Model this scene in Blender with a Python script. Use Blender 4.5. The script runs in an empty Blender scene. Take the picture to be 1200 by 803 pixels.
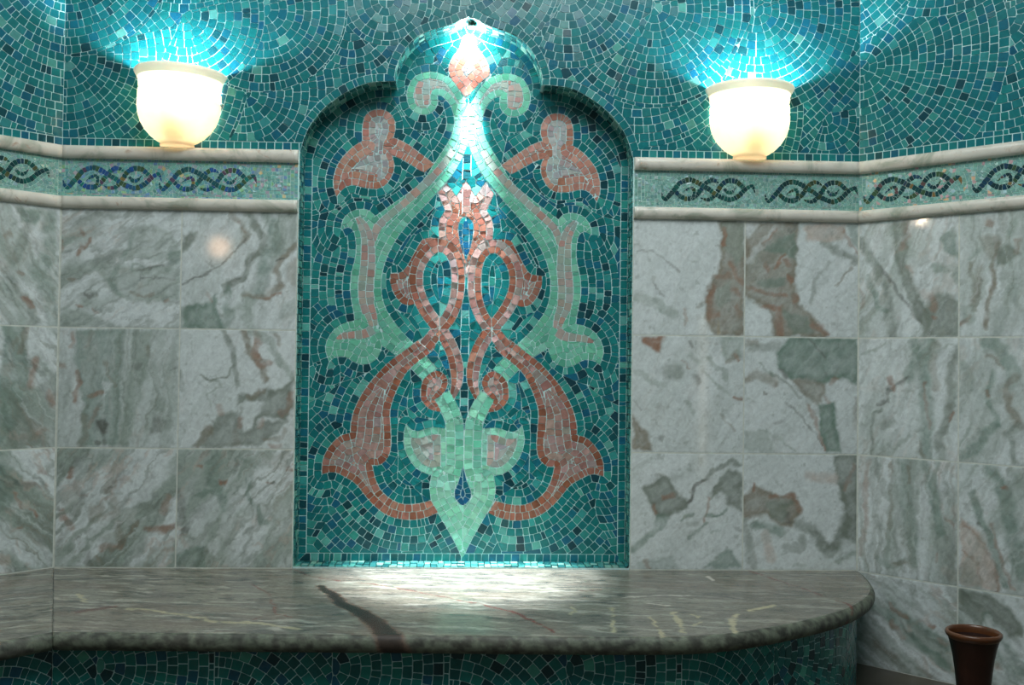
import bpy, bmesh, math, random
import numpy as np
from mathutils import Vector, Matrix
from mathutils.geometry import tessellate_polygon

random.seed(7)
RNG = np.random.default_rng(7)
SC = bpy.context.scene
COL = SC.collection
PI = math.pi

# ------------------------------------------------------------------ place
# metres; back wall is the plane y = 0, the room lies towards -y, the floor is z = 0
EYE = np.array([0.0, -2.56, 0.775])
FPX, YAW, PITCH, ROLL = 1157.09, 0.0407, 0.0195, 0.0126
def basis():
    cy, sy, cp, sp = math.cos(YAW), math.sin(YAW), math.cos(PITCH), math.sin(PITCH)
    cr, sr = math.cos(ROLL), math.sin(ROLL)
    f = np.array([sy*cp, cy*cp, sp]); r0 = np.array([cy, -sy, 0.0]); u0 = np.cross(r0, f)
    return cr*r0 + sr*u0, -sr*r0 + cr*u0, f
BR, BU, BF = basis()
def ray(x, y): return BF + BR*(x-600)/FPX - BU*(y-401.5)/FPX
S45 = math.sqrt(0.5)
XL, XR = -1.0527, 1.0166                      # corners of the back wall
ZT = 1.313; ZT2 = 1.280                       # top moulding
ZM = 1.1835; ZM2 = 1.153                      # lower moulding
ZR1, ZR2, ZB = 0.8485, 0.5430, 0.2390         # marble joints, bench top
ZTOP = 1.95
class Frame:                                   # a wall plane with its own (u, v) and outward normal
    def __init__(s, o, ux, n):
        s.o = np.array(o, float); s.ux = np.array(ux, float); s.n = np.array(n, float)
    def p(s, u, v, d=0.0):
        q = s.o + s.ux*u + s.n*d
        return (q[0], q[1], q[2]+v)
    def at(s, px, py):                         # the point of this wall seen at (px, py) of the survey photograph
        d = ray(px, py); t = ((s.o-EYE) @ s.n)/(d @ s.n); q = EYE + d*t
        return (float((q-s.o) @ s.ux), float(q[2]))
WB = Frame((0, 0, 0), (1, 0, 0), (0, -1, 0))
WL = Frame((XL, 0, 0), (-S45, -S45, 0), (S45, -S45, 0))      # u runs away from the corner
WR = Frame((XR, 0, 0), (S45, -S45, 0), (-S45, -S45, 0))
ND = 0.075                                     # depth of the niche
WN = Frame((0, ND, 0), (1, 0, 0), (0, -1, 0))

# ------------------------------------------------------------------ scene helpers
def link(o, parent=None):
    COL.objects.link(o)
    if parent is not None: o.parent = parent
    return o
def mesh_obj(name, verts, faces, mat, parent=None, tint=None, vcol=None, smooth=False):
    me = bpy.data.meshes.new(name)
    me.from_pydata([tuple(map(float, v)) for v in verts], [], faces)
    if tint is not None:
        a = me.attributes.new('tint', 'FLOAT_COLOR', 'FACE')
        a.data.foreach_set('color', np.array(tint, dtype=np.float32).ravel())
    if vcol is not None:
        a = me.attributes.new('tint', 'FLOAT_COLOR', 'POINT')
        a.data.foreach_set('color', np.array(vcol, dtype=np.float32).ravel())
    if smooth:
        me.polygons.foreach_set('use_smooth', [True]*len(me.polygons))
    me.materials.append(mat); me.update()
    return link(bpy.data.objects.new(name, me), parent)
def tag(o, label=None, cat=None, group=None, kind=None):
    if label: o['label'] = label
    if cat: o['category'] = cat
    if group: o['group'] = group
    if kind: o['kind'] = kind
    return o
def empty(name, loc, label, cat, group=None, kind=None):
    o = bpy.data.objects.new(name, None); o.location = loc; o.empty_display_size = 0.05
    return tag(link(o), label, cat, group, kind)
def fix_normals(o):
    bm = bmesh.new(); bm.from_mesh(o.data)
    bmesh.ops.recalc_face_normals(bm, faces=bm.faces); bm.to_mesh(o.data); bm.free()
    return o
def lathe(profile, n=64, a0=0.0, a1=2*PI, squash=1.0):
    full = abs(a1-a0-2*PI) < 1e-6
    m = n if full else n+1
    V = []; Fc = []
    for i in range(m):
        a = a0 + (a1-a0)*i/n
        for r, z in profile: V.append((r*math.cos(a), r*math.sin(a)*squash, z))
    k = len(profile)
    for i in range(n):
        j = (i+1) % m
        for q in range(k-1): Fc.append((i*k+q, j*k+q, j*k+q+1, i*k+q+1))
    return V, Fc

# ------------------------------------------------------------------ colour and materials
def lin(c):
    c = np.asarray(c, float)/255.0
    return np.where(c <= 0.04045, c/12.92, ((c+0.055)/1.055)**2.4)
def rgba(c): l = lin(c); return (float(l[0]), float(l[1]), float(l[2]), 1.0)
class Mat:
    def __init__(s, name):
        s.m = bpy.data.materials.new(name); s.m.use_nodes = True
        s.t = s.m.node_tree; s.b = s.t.nodes['Principled BSDF']; s.out = s.t.nodes['Material Output']
    def n(s, typ, **kw):
        x = s.t.nodes.new(typ)
        for k, v in kw.items(): setattr(x, k, v)
        return x
    def l(s, a, b): s.t.links.new(a, b)
    def noise(s, scale, detail=3, rough=0.55, vec=None, dist=0.0):
        x = s.n('ShaderNodeTexNoise'); x.inputs['Scale'].default_value = scale
        x.inputs['Detail'].default_value = detail; x.inputs['Roughness'].default_value = rough
        x.inputs['Distortion'].default_value = dist
        if vec is not None: s.l(vec, x.inputs['Vector'])
        return x.outputs['Fac']
    def coord(s, scale=(1, 1, 1)):
        t = s.n('ShaderNodeTexCoord'); m = s.n('ShaderNodeMapping'); m.inputs['Scale'].default_value = scale
        s.l(t.outputs['Object'], m.inputs['Vector']); return m.outputs['Vector']
    def ramp(s, fac, stops):
        r = s.n('ShaderNodeValToRGB'); e = r.color_ramp.elements
        while len(e) < len(stops): e.new(0.5)
        for el, (p, c) in zip(e, stops): el.position = p; el.color = c
        s.l(fac, r.inputs['Fac']); return r.outputs['Color']
    def mix(s, a, b, fac, mode='MIX'):
        x = s.n('ShaderNodeMix', data_type='RGBA', blend_type=mode)
        for v, i in ((fac, 0), (a, 6), (b, 7)):
            if hasattr(v, 'links'): s.l(v, x.inputs[i])
            else: x.inputs[i].default_value = v
        return x.outputs[2]
    def bump(s, h, strength, dist=0.002):
        x = s.n('ShaderNodeBump'); x.inputs['Strength'].default_value = strength; x.inputs['Distance'].default_value = dist
        s.l(h, x.inputs['Height']); s.l(x.outputs['Normal'], s.b.inputs['Normal'])
    def set(s, **kw):
        for k, v in kw.items(): s.b.inputs[k.replace('_', ' ')].default_value = v
        return s
def tint_mat(name, rough, var=0.35, spec=0.5, metallic=0.0, film=None, vscale=90, bump=0.15):
    M = Mat(name)
    a = M.n('ShaderNodeAttribute', attribute_name='tint')
    g = M.ramp(M.noise(vscale, 4, 0.6, M.coord()), [(0.25, (1-var,)*3+(1,)), (0.75, (1+var,)*3+(1,))])
    M.l(M.mix(a.outputs['Color'], g, 1.0, 'MULTIPLY'), M.b.inputs['Base Color'])
    M.set(Roughness=rough, Metallic=metallic); M.b.inputs['Specular IOR Level'].default_value = spec
    if film:
        M.b.inputs['Thin Film Thickness'].default_value = film; M.b.inputs['Thin Film IOR'].default_value = 1.8
    if bump: M.bump(M.noise(vscale*0.5, 2), bump, 0.002)
    return M.m
m_glass = tint_mat('glass_tessera', 0.2, 0.15)
m_copper = tint_mat('copper_tessera', 0.3, 0.28, 0.5, 0.12)
m_pearl = tint_mat('pearl_tessera', 0.1, 0.18, 0.9, 0.0, 480, 70)
def plain(name, c, rough=0.8, var=0.12, scale=60, spec=0.3, bump=0.0):
    M = Mat(name)
    f = M.noise(scale, 4, 0.6, M.coord())
    lo = tuple(np.clip(lin(c)*(1-var), 0, 1))+(1,); hi = tuple(np.clip(lin(c)*(1+var), 0, 1))+(1,)
    M.l(M.ramp(f, [(0.3, lo), (0.7, hi)]), M.b.inputs['Base Color'])
    M.set(Roughness=rough); M.b.inputs['Specular IOR Level'].default_value = spec
    if bump: M.bump(f, bump)
    return M.m
m_grout = plain('grout', (198, 228, 228), 0.85)
m_grout_pale = plain('pale_grout', (184, 212, 204), 0.85)
m_joint = plain('marble_joint', (205, 208, 200), 0.8)

# ------------------------------------------------------------------ tessera engine
def smooth(pts, closed=True, step=0.0012, sub=14):
    """Catmull-Rom through the points; a point with a third element is a sharp corner."""
    P = [np.array(p[:2], float) for p in pts]; C = [len(p) > 2 for p in pts]; n = len(P); out = []
    for i in range(n if closed else n-1):
        j = (i+1) % n
        p1, p2 = P[i], P[j]
        p0 = P[i-1] if (closed or i > 0) else p1
        p3 = P[(i+2) % n] if (closed or i+2 < n) else p2
        if C[i]: p0 = p1 - (p2-p1)*0.5
        if C[j]: p3 = p2 + (p2-p1)*0.5
        k = max(2, sub)
        for q in range(k):
            t = q/k
            out.append(0.5*((2*p1)+(p2-p0)*t+(2*p0-5*p1+4*p2-p3)*t*t+(3*p1-p0-3*p2+p3)*t**3))
    if not closed: out.append(P[-1])
    return resample(np.array(out), step, closed)
def resample(Q, step, closed):
    if closed: Q = np.vstack([Q, Q[:1]])
    d = np.hypot(*(Q[1:]-Q[:-1]).T); s = np.concatenate([[0], np.cumsum(d)])
    n = max(4, int(round(s[-1]/step)))
    t = np.linspace(0, s[-1], n+1)
    if closed: t = t[:-1]
    return np.stack([np.interp(t, s, Q[:, 0]), np.interp(t, s, Q[:, 1])], 1)
class Canvas:
    def __init__(s, u0, v0, u1, v1, h):
        s.h = h; s.u0, s.v0 = u0, v0
        s.W = int(math.ceil((u1-u0)/h)); s.H = int(math.ceil((v1-v0)/h))
        s.U = u0 + (np.arange(s.W)+0.5)*h; s.V = v0 + (np.arange(s.H)+0.5)*h
        s.gap = 0.0022; s.lab = np.zeros((s.H, s.W), np.int32); s.info = [None]      # label -> (part, palette, nominal area)
    def mask(s, poly):
        m = np.zeros((s.H, s.W), bool); P = np.asarray(poly); Q = np.roll(P, -1, 0)
        for (x0, y0), (x1, y1) in zip(P, Q):
            if y0 == y1: continue
            a, b = (y0, y1) if y0 < y1 else (y1, y0)
            i0 = max(0, int(math.ceil((a-s.v0)/s.h-0.5))); i1 = min(s.H, int(math.ceil((b-s.v0)/s.h-0.5)))
            if i1 <= i0: continue
            xi = x0 + (s.V[i0:i1]-y0)*(x1-x0)/(y1-y0)
            j = np.clip(np.ceil((xi-s.u0)/s.h-0.5).astype(int), 0, s.W)
            for r, c in zip(range(i0, i1), j): m[r, :c] ^= True
        return m
    def new(s, part, pal, area):
        s.info.append((part, pal, area)); return len(s.info)-1
    def nearest(s, m, pts):
        """index of the nearest of pts for every pixel of m (jump flooding in the bounding box)"""
        rr, cc = np.nonzero(m)
        r0, r1, c0, c1 = rr.min(), rr.max()+1, cc.min(), cc.max()+1
        pad = 3; r0 = max(0, r0-pad); c0 = max(0, c0-pad); r1 = min(s.H, r1+pad); c1 = min(s.W, c1+pad)
        H, W = r1-r0, c1-c0
        idx = np.full((H, W), -1, np.int32)
        pi = ((pts[:, 1]-s.v0)/s.h).astype(int)-r0; pj = ((pts[:, 0]-s.u0)/s.h).astype(int)-c0
        ok = (pi >= 0) & (pi < H) & (pj >= 0) & (pj < W)
        idx[pi[ok], pj[ok]] = np.nonzero(ok)[0]
        X = s.U[c0:c1][None, :].repeat(H, 0); Y = s.V[r0:r1][:, None].repeat(W, 1)
        D = np.where(idx >= 0, (X-pts[idx, 0])**2+(Y-pts[idx, 1])**2, 1e9)
        st = 1
        while st < max(H, W): st *= 2
        steps = []
        while st >= 1: steps.append(st); st //= 2
        for st in steps+[2, 1]:
            for dy in (-st, 0, st):
                for dx in (-st, 0, st):
                    if not dx and not dy: continue
                    ya, yb = max(0, dy), min(H, H+dy); xa, xb = max(0, dx), min(W, W+dx)
                    if yb <= ya or xb <= xa: continue
                    cand = idx[ya-dy:yb-dy, xa-dx:xb-dx]
                    d = np.where(cand >= 0, (X[ya:yb, xa:xb]-pts[cand, 0])**2+(Y[ya:yb, xa:xb]-pts[cand, 1])**2, 1e9)
                    b = d < D[ya:yb, xa:xb]
                    D[ya:yb, xa:xb][b] = d[b]; idx[ya:yb, xa:xb][b] = cand[b]
        k = idx[rr-r0, cc-c0]
        return rr, cc, k, np.sqrt(D[rr-r0, cc-c0])
    def fill_offset(s, m, curves, sz, part, pal, ln=1.0, rnd=True):
        """rows of tesserae that follow the curves; pal(row) gives the palette of a row"""
        if not m.any(): return
        pts = np.vstack(curves); cid = np.concatenate([[i]*len(c) for i, c in enumerate(curves)])
        tang = np.vstack([np.roll(c, -5, 0)-np.roll(c, 5, 0) for c in curves])
        tang /= np.maximum(1e-9, np.hypot(tang[:, 0], tang[:, 1]))[:, None]
        rr, cc, k, d = s.nearest(m, pts)
        px, py = s.U[cc], s.V[rr]
        tau = (px-pts[k, 0])*tang[k, 0]+(py-pts[k, 1])*tang[k, 1]
        row = np.floor(d/sz).astype(int)
        order = np.lexsort((tau, k, cid[k], row))
        ro, co = row[order], cid[k][order]
        cut = np.nonzero((ro[1:] != ro[:-1]) | (co[1:] != co[:-1]))[0]+1
        blk = max(4, int(sz/s.h)); A = sz*sz*ln/(s.h*s.h)
        for seg in np.split(order, cut):
            p = pal(int(row[seg[0]])); n = len(seg)
            brk = [0]
            if n > 2*blk:
                nb = n//blk
                bx = px[seg[:nb*blk]].reshape(nb, blk).mean(1); by = py[seg[:nb*blk]].reshape(nb, blk).mean(1)
                brk += [int((q+1)*blk) for q in np.nonzero(np.hypot(np.diff(bx), np.diff(by)) > 0.55*sz)[0]]
            brk.append(n)
            for a, b in zip(brk[:-1], brk[1:]):
                c = b-a
                if c < 0.06*A:
                    ix = seg[a:b]; s.lab[rr[ix], cc[ix]] = s.new(part, p, sz*sz*ln); continue
                sizes = []; tot = 0
                while tot < c/A:
                    w = random.choice((1, 1, 1.05, 0.95, 1.1, 0.5, 0.75)) if rnd else 1.0
                    sizes.append(w); tot += w
                if len(sizes) > 1 and tot-c/A > 0.55*sizes[-1]: sizes.pop()
                e = np.cumsum(sizes); e = a+np.round(e/e[-1]*c).astype(int)
                q0 = a
                for q1 in e:
                    if q1 > q0:
                        L = s.new(part, p, sz*sz*ln); ix = seg[q0:q1]
                        s.lab[rr[ix], cc[ix]] = L
                    q0 = q1
    def strip(s, pts, wid, rows, ln, part, pal, only=None):
        """a ribbon along an open polyline; wid = half widths at the points; rows across"""
        P = [np.array(p[:2], float) for p in pts]
        Q = smooth(pts, False, s.h)
        ch = np.concatenate([[0], np.cumsum([np.hypot(*(P[i+1]-P[i])) for i in range(len(P)-1)])])
        d = np.concatenate([[0], np.cumsum(np.hypot(*(Q[1:]-Q[:-1]).T))])
        if np.isscalar(wid): wid = [wid]*len(P)
        w = np.interp(d/d[-1], ch/ch[-1], wid)
        T = np.gradient(Q, axis=0); T /= np.maximum(1e-9, np.hypot(T[:, 0], T[:, 1]))[:, None]
        N = np.stack([-T[:, 1], T[:, 0]], 1)
        out = np.vstack([Q+N*w[:, None], (Q-N*w[:, None])[::-1]])
        lo = Q.min(0)-max(wid)-s.h; hi = Q.max(0)+max(wid)+s.h
        c0 = max(0, int((lo[0]-s.u0)/s.h)); c1 = min(s.W, int((hi[0]-s.u0)/s.h)+1)
        r0 = max(0, int((lo[1]-s.v0)/s.h)); r1 = min(s.H, int((hi[1]-s.v0)/s.h)+1)
        X, Y = np.meshgrid(s.U[c0:c1], s.V[r0:r1]); f = np.stack([X.ravel(), Y.ravel()], 1)
        best = np.full(len(f), 1e9); bi = np.zeros(len(f), int)
        for a in range(0, len(Q), 128):
            dd = (f[:, None, 0]-Q[None, a:a+128, 0])**2+(f[:, None, 1]-Q[None, a:a+128, 1])**2
            k = dd.argmin(1); v = dd[np.arange(len(f)), k]
            b = v < best; best[b] = v[b]; bi[b] = k[b]+a
        off = ((f-Q[bi])*N[bi]).sum(1); along = ((f-Q[bi])*T[bi]).sum(1)
        ok = (np.abs(off) < w[bi]) & (np.abs(along) < s.h)
        row = np.clip(np.floor((off/np.maximum(1e-9, w[bi])+1)/2*rows), 0, rows-1).astype(int)
        n = max(1, int(round(d[-1]/ln)))
        mm = np.zeros((r1-r0, c1-c0), bool)
        RR, CC = np.divmod(np.arange(len(f)), c1-c0)
        for r in range(rows):
            b = np.sort(np.linspace(0, d[-1], n+1)+RNG.uniform(-0.14, 0.14, n+1)*ln+(0.25*ln if r % 2 else 0))
            b[0] = -1
            t = np.searchsorted(b, d[bi])
            for q in np.unique(t[ok & (row == r)]):
                sel = ok & (row == r) & (t == q)
                if only is not None: sel &= only[r0+RR, c0+CC]
                L = s.new(part, pal(r), ln*2*max(wid)/rows)
                s.lab[r0+RR[sel], c0+CC[sel]] = L
        return out
    def fan(s, m, cu, cv, sz, part, pal, ln=1.0, mn=0.0):
        """concentric rows about (cu, cv) over the mask"""
        rr, cc = np.nonzero(m)
        if not len(rr): return
        x = s.U[cc]-cu; y = s.V[rr]-cv
        r = np.hypot(x, y); a = np.arctan2(y, x)+PI
        k = np.floor(r/sz).astype(int)
        for q in np.unique(k):
            sel = np.nonzero(k == q)[0]
            per = 2*PI*(q+0.5)*sz
            n = max(3, int(per/(sz*ln)))
            w = RNG.choice([1, 1, 1.05, 0.95, 1.1, 0.55, 0.8], n); b = np.cumsum(w); b = b/b[-1]*2*PI
            t = np.searchsorted(b, a[sel])
            for z in np.unique(t):
                L = s.new(part, pal(q), sz*sz*ln)
                ix = sel[t == z]; s.lab[rr[ix], cc[ix]] = L
    def polys(s):
        """label map -> list of (part, palette, polygon)"""
        # slivers go to the tessera beside them
        cnt = np.bincount(s.lab.ravel(), minlength=len(s.info))
        nom = np.array([1e9]+[i[2] for i in s.info[1:]])/(s.h*s.h)
        pn = {}; pid = np.array([-1]+[pn.setdefault(i[0], len(pn)) for i in s.info[1:]])
        small = (cnt < 0.24*nom); small[0] = False
        loose = small[s.lab]; own = pid[s.lab]; lab = np.where(loose, 0, s.lab)
        for it in range(int(0.012/s.h)):
            if not loose.any(): break
            for ax, sh in ((0, 1), (0, -1), (1, 1), (1, -1)):
                nb = np.roll(lab, sh, ax); ok = loose & (nb > 0) & (pid[nb] == own)
                lab[ok] = nb[ok]; loose &= ~ok
        s.lab = lab
        rr, cc = np.nonzero(s.lab); L = s.lab[rr, cc]
        o = np.argsort(L, kind='stable'); rr, cc, L = rr[o], cc[o], L[o]
        cut = np.nonzero(np.diff(L))[0]+1
        out = []
        for r, c, l in zip(np.split(rr, cut), np.split(cc, cut), np.split(L, cut)):
            part, pal, area = s.info[l[0]]
            if len(r) < 8 or len(r)*s.h*s.h < 0.09*area: continue
            # a label cut in two by another keeps its pieces apart
            for a, b in pieces(r, c):
                if len(a)*s.h*s.h < 0.07*area: continue
                P = hull_rc(a, b)
                if P is None: continue
                P = np.stack([s.u0+(P[:, 0]+0.5)*s.h, s.v0+(P[:, 1]+0.5)*s.h], 1)
                P = inset(P, (s.gap-s.h)/2)
                if P is not None: out.append((part, pal, P))
        return out
def area2(P): return abs(np.sum(P[:, 0]*np.roll(P[:, 1], -1)-np.roll(P[:, 0], -1)*P[:, 1]))/2
def inset(P, g):
    if g <= 0: return P
    c = P.mean(0); n = len(P)
    A = np.sum(P[:, 0]*np.roll(P[:, 1], -1)-np.roll(P[:, 0], -1)*P[:, 1])/2
    e = np.roll(P, -1, 0)-P; L = np.maximum(1e-9, np.hypot(e[:, 0], e[:, 1]))[:, None]
    nr = np.stack([-e[:, 1], e[:, 0]], 1)/L*(1 if A > 0 else -1)
    o = P+nr*g; out = []
    for i in range(n):
        # clip by moved edges: intersection of the previous and this edge
        p, d, q, f = o[i-1], e[i-1], o[i], e[i]
        k = d[0]*f[1]-d[1]*f[0]
        if abs(k) < 1e-12: out.append(q); continue
        t = ((q[0]-p[0])*f[1]-(q[1]-p[1])*f[0])/k; out.append(p+d*t)
    O = np.array(out)
    B = np.sum(O[:, 0]*np.roll(O[:, 1], -1)-np.roll(O[:, 0], -1)*O[:, 1])/2
    if B*A <= 0 or np.abs(O-c).max() > np.abs(P-c).max()*1.02:
        w = np.sqrt(abs(A)); k = 1-2*g/w
        return c+(P-c)*k if k > 0.3 else None
    return O
def pieces(r, c, depth=0):
    """connected and nearly convex pieces of one label"""
    P = hull_rc(r, c)
    if P is None: return []
    if len(r)/max(1.0, area2(P)+2*math.sqrt(area2(P))) > 0.86 or depth > 3: return [(r, c)]
    if depth == 0:
        S = {(int(a), int(b)): i for i, (a, b) in enumerate(zip(r, c))}; comp = np.full(len(r), -1); k = 0
        for i in range(len(r)):
            if comp[i] >= 0: continue
            comp[i] = k; st = [i]
            while st:
                q = st.pop(); a, b = int(r[q]), int(c[q])
                for da, db in ((1, 0), (-1, 0), (0, 1), (0, -1)):
                    z = S.get((a+da, b+db))
                    if z is not None and comp[z] < 0: comp[z] = k; st.append(z)
            k += 1
        if k > 1:
            out = []
            for q in range(k): out += pieces(r[comp == q], c[comp == q], 1)
            return out
    X = np.stack([r, c], 1).astype(float); m = X.mean(0); w, v = np.linalg.eigh(np.cov((X-m).T)); t = (X-m)@v[:, 1] > 0
    if t.sum() < 8 or (~t).sum() < 8: return [(r, c)]
    return pieces(r[t], c[t], depth+1)+pieces(r[~t], c[~t], depth+1)
def hull_rc(r, c):
    pts = []
    o = np.argsort(r, kind='stable'); r, c = r[o], c[o]
    cut = np.nonzero(np.diff(r))[0]+1
    for rr, cc in zip(np.split(r, cut), np.split(c, cut)):
        a, b = int(cc.min()), int(cc.max()); pts.append((a, int(rr[0])))
        if b > a: pts.append((b, int(rr[0])))
    pts.sort()
    if len(pts) < 3: return None
    def half(seq):
        h = []
        for p in seq:
            while len(h) > 1 and (h[-1][0]-h[-2][0])*(p[1]-h[-2][1])-(h[-1][1]-h[-2][1])*(p[0]-h[-2][0]) <= 0: h.pop()
            h.append(p)
        return h
    h = half(pts)[:-1]+half(pts[::-1])[:-1]
    if len(h) < 3: return None
    P = [np.array(q, float) for q in h]
    while len(P) > 4:
        n = len(P)
        ar = [abs((P[i][0]-P[i-1][0])*(P[(i+1) % n][1]-P[i-1][1])-(P[i][1]-P[i-1][1])*(P[(i+1) % n][0]-P[i-1][0]))/2 for i in range(n)]
        k = int(np.argmin(ar))
        if ar[k] > 1.6 and n <= 8 or ar[k] > 4.0: break
        P.pop(k)
    return np.array(P)

PAL = {}
def pal(name, rows): PAL[name] = ([lin(c) for c, w in rows], np.cumsum([w for c, w in rows])/sum(w for c, w in rows))
def pick(name):
    cs, cw = PAL[name]; k = int(np.searchsorted(cw, random.random())); b = cs[min(k, len(cs)-1)]
    j = 1+random.uniform(-0.09, 0.09)
    return tuple(np.clip(b*j*np.array([1+random.uniform(-.05, .05) for _ in range(3)]), 0, 1))+(1.0,)
def tess_mesh(name, items, place, mat, parent, hgt=0.0010, tilt=0.02, base=-0.0003):
    """raised tesserae as one mesh; place(u, v, d) maps to 3D"""
    V = []; Fc = []; T = []
    for pl, poly in items:
        n = len(poly); c = poly.mean(0); k = len(V)
        sx, sy = random.gauss(0, tilt), random.gauss(0, tilt); h = hgt+random.uniform(-.0002, .0002)
        col = pick(pl)
        for u, v in poly: V.append(place(u, v, base))
        for u, v in poly:
            q = c+(np.array([u, v])-c)*0.985
            V.append(place(q[0], q[1], h+max(-0.0006, min(0.0006, (u-c[0])*sx+(v-c[1])*sy))))
        Fc.append(tuple(range(k+n, k+2*n))); T.append(col)
        for i in range(n):
            j = (i+1) % n; Fc.append((k+i, k+j, k+n+j, k+n+i)); T.append(col)
    return mesh_obj(name, V, Fc, mat, parent, tint=T)

pal('teal', [((18,116,118),5),((24,126,126),4),((15,104,108),4),((20,100,120),2),((20,96,122),1.1),((16,64,74),1.3),((20,84,92),1.4),((92,168,158),1.2),((52,144,138),1.6)])
pal('fan', [((20,112,118),7),((26,120,124),6),((18,104,112),6),((22,104,124),1.8),((20,96,120),1.0),((20,74,84),1.2),((84,156,150),0.7),((48,134,134),1.0)])
pal('green', [((106,184,158),5),((116,190,166),4),((94,172,148),3),((128,194,172),1.5)])
pal('pale_green', [((130,200,176),5),((142,204,182),4),((118,190,166),3)])
pal('copper', [((156,100,82),5),((162,110,94),4),((146,90,70),3),((170,122,108),2)])
pal('bud', [((184,130,114),5),((190,142,128),4),((172,116,98),3)])
pal('pink', [((170,136,130),5),((176,146,140),4),((162,120,112),3),((158,146,142),2)])
pal('rose', [((206,140,124),5),((196,120,100),4),((214,160,148),3)])
pal('lavender', [((168,172,172),5),((180,182,180),4),((158,156,158),3),((176,160,160),2)])
pal('greypink', [((160,168,160),5),((172,160,152),4),((178,144,136),2),((150,170,160),2)])
pal('blue', [((22,110,128),4),((22,90,128),3),((18,84,112),2),((40,140,140),1)])
pal('lip', [((80,150,142),3),((50,124,124),3),((140,190,176),2),((30,86,88),2)])
pal('bench', [((20,112,108),5),((16,98,98),5),((26,124,118),3),((14,64,70),2),((20,90,112),1.5),((76,160,144),1)])
# ------------------------------------------------------------------ niche
AX = -0.0170
def wn(pts): return [tuple(WN.at(p[0], p[1]))+tuple(p[2:]) for p in pts]
def wb(pts): return [tuple(WB.at(p[0], p[1]))+tuple(p[2:]) for p in pts]
def mir(pts): return [(2*AX-p[0], p[1])+tuple(p[2:]) for p in pts]
NL, NR = AX-0.4330, AX+0.4330
_arch = wb([(353,175),(357.4,161),(362.7,149),(371.4,136.7),(381.8,125.4),(394,115.8),(408,107),(422,100.4),(434,97),(448,95.6),(463.5,95.4,1),
            (462.3,89.7),(464.8,77.5),(471,63.6),(479.6,51.4),(491.8,41),(505.8,34.8),(519.7,31),(532,27.3),(540.7,22.8)])
_arch = [(p[0]-(WB.at(353,175)[0]-NL-0.002 if i < 10 else 0.0),)+p[1:] if i < 10 else p for i, p in enumerate(_arch)]
_peak = (AX, WB.at(549, 19.6)[1])
NBOT = ZB+0.004
half = [(NL, NBOT, 1), (NL, 0.6), (NL, 0.92), (NL, 1.12), (NL, 1.22, 1), (NL, 1.27), (NL, 1.305)]+_arch
OUTL = half+[_peak]+[p for p in mir(half)[::-1]]
NICHE = smooth(OUTL, True, 0.0015)
PEAKZ = _peak[1]
hN = 0.0011; sN = 0.0208
cv = Canvas(NL-0.01, NBOT-0.01, NR+0.01, PEAKZ+0.01, hN)
inside = cv.mask(NICHE)

CUR = []                                        # curves the background rows follow
def region(pts, part, palf, s=0.0185, both=True, follow=True, dense=False):
    for side in ((0, 1) if both else (0,)):
        q = wn(pts); q = mir(q) if side else q
        c = smooth(q, True, hN)
        m = cv.mask(c) & inside
        cv.fill_offset(m, [c], s, part if not both else part+('_left', '_right')[side], palf)
        if follow: CUR.append(c)
def ribbon(pts, wid, rows, ln, part, palf, follow=True, both=True):
    for side in ((0, 1) if both else (0,)):
        q = wn(pts); q = mir(q) if side else q
        c = cv.strip(q, wid, rows, ln, part if not both else part+('_left', '_right')[side], palf, inside)
        if follow: CUR.append(c)
mm = 0.00222                                   # one photo pixel on the niche back
def K(*names): return lambda r: names[min(r, len(names)-1)]

# border row along the reveal
border = cv.new('x', 'teal', 1)                 # placeholder id
cv.info.pop()
# top palmette
region([(546,40),(538,57),(530,68),(525.5,80),(529,93),(537,104),(546.5,113),(556,104),(565,95),(574.5,86),(569,70),(560,57)],
       'palmette', K('rose', 'rose', 'lavender'), both=False)
# main vine, from the trunk down to the lobe and the pink ribbon
region([(549.5,120,1),(540.7,126),(532.5,134),(532.6,146),(529.5,157.5),(523.4,169.7),(509.5,190.7),(495.5,211.6),(474.6,229),(456,242),(439.7,253.5,1),
        (433,247),(422,244.8),(410,248.8),(402,258),(399.5,270,1),(408,266.5),(415,272),(417.4,289.7),(416,303.7),(411.8,321),(410.5,338.6),(411.8,352),(414.5,366),(415.5,376,1),
        (404.9,378.4),(392.7,385.3),(384,397.5),(381.5,410),(385.7,424,1),(393,419),(404.9,418.5),(413.6,423.7),(424,427.4),(434.5,425.4),(444,417.6),(447.6,405.4,1),
        (456,411),(466,418,1),(474,408),(482,400,1),(469.4,387),(459,373),(451,359),(446.7,338.6),(448.5,317.6),(455.4,296.7),(467.6,275.8),(485,254.9),(509.5,228.7),(530,205),(541.7,185.4),(549.5,166,1)],
       'vine', K('green', 'green', 'green'), s=0.0192)
# volutes
region([(547.5,122,1),(537,104),(526.7,91),(514.5,85.6),(500.6,84.3),(486.6,89.5),(478.8,101),(476.8,114),(480.5,126.4),(490,133.5),(500.6,134.4),(509.3,129),(512.9,121),(512.4,111.5,1),(519.7,114),(528.5,124.6),(534,137)],
       'vine', K('green', 'greypink', 'greypink'), s=0.0185)
ribbon([(521,101),(513,98),(504,98)], [1.5*mm, 2.5*mm, 4*mm], 1, 0.017, 'vine', K('greypink'), False)
ribbon([(497,97),(495,105),(495.5,114),(497,123)], [7*mm, 9*mm, 8.5*mm, 6*mm], 2, 0.015, 'vine', K('greypink', 'greypink'), False)
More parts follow.
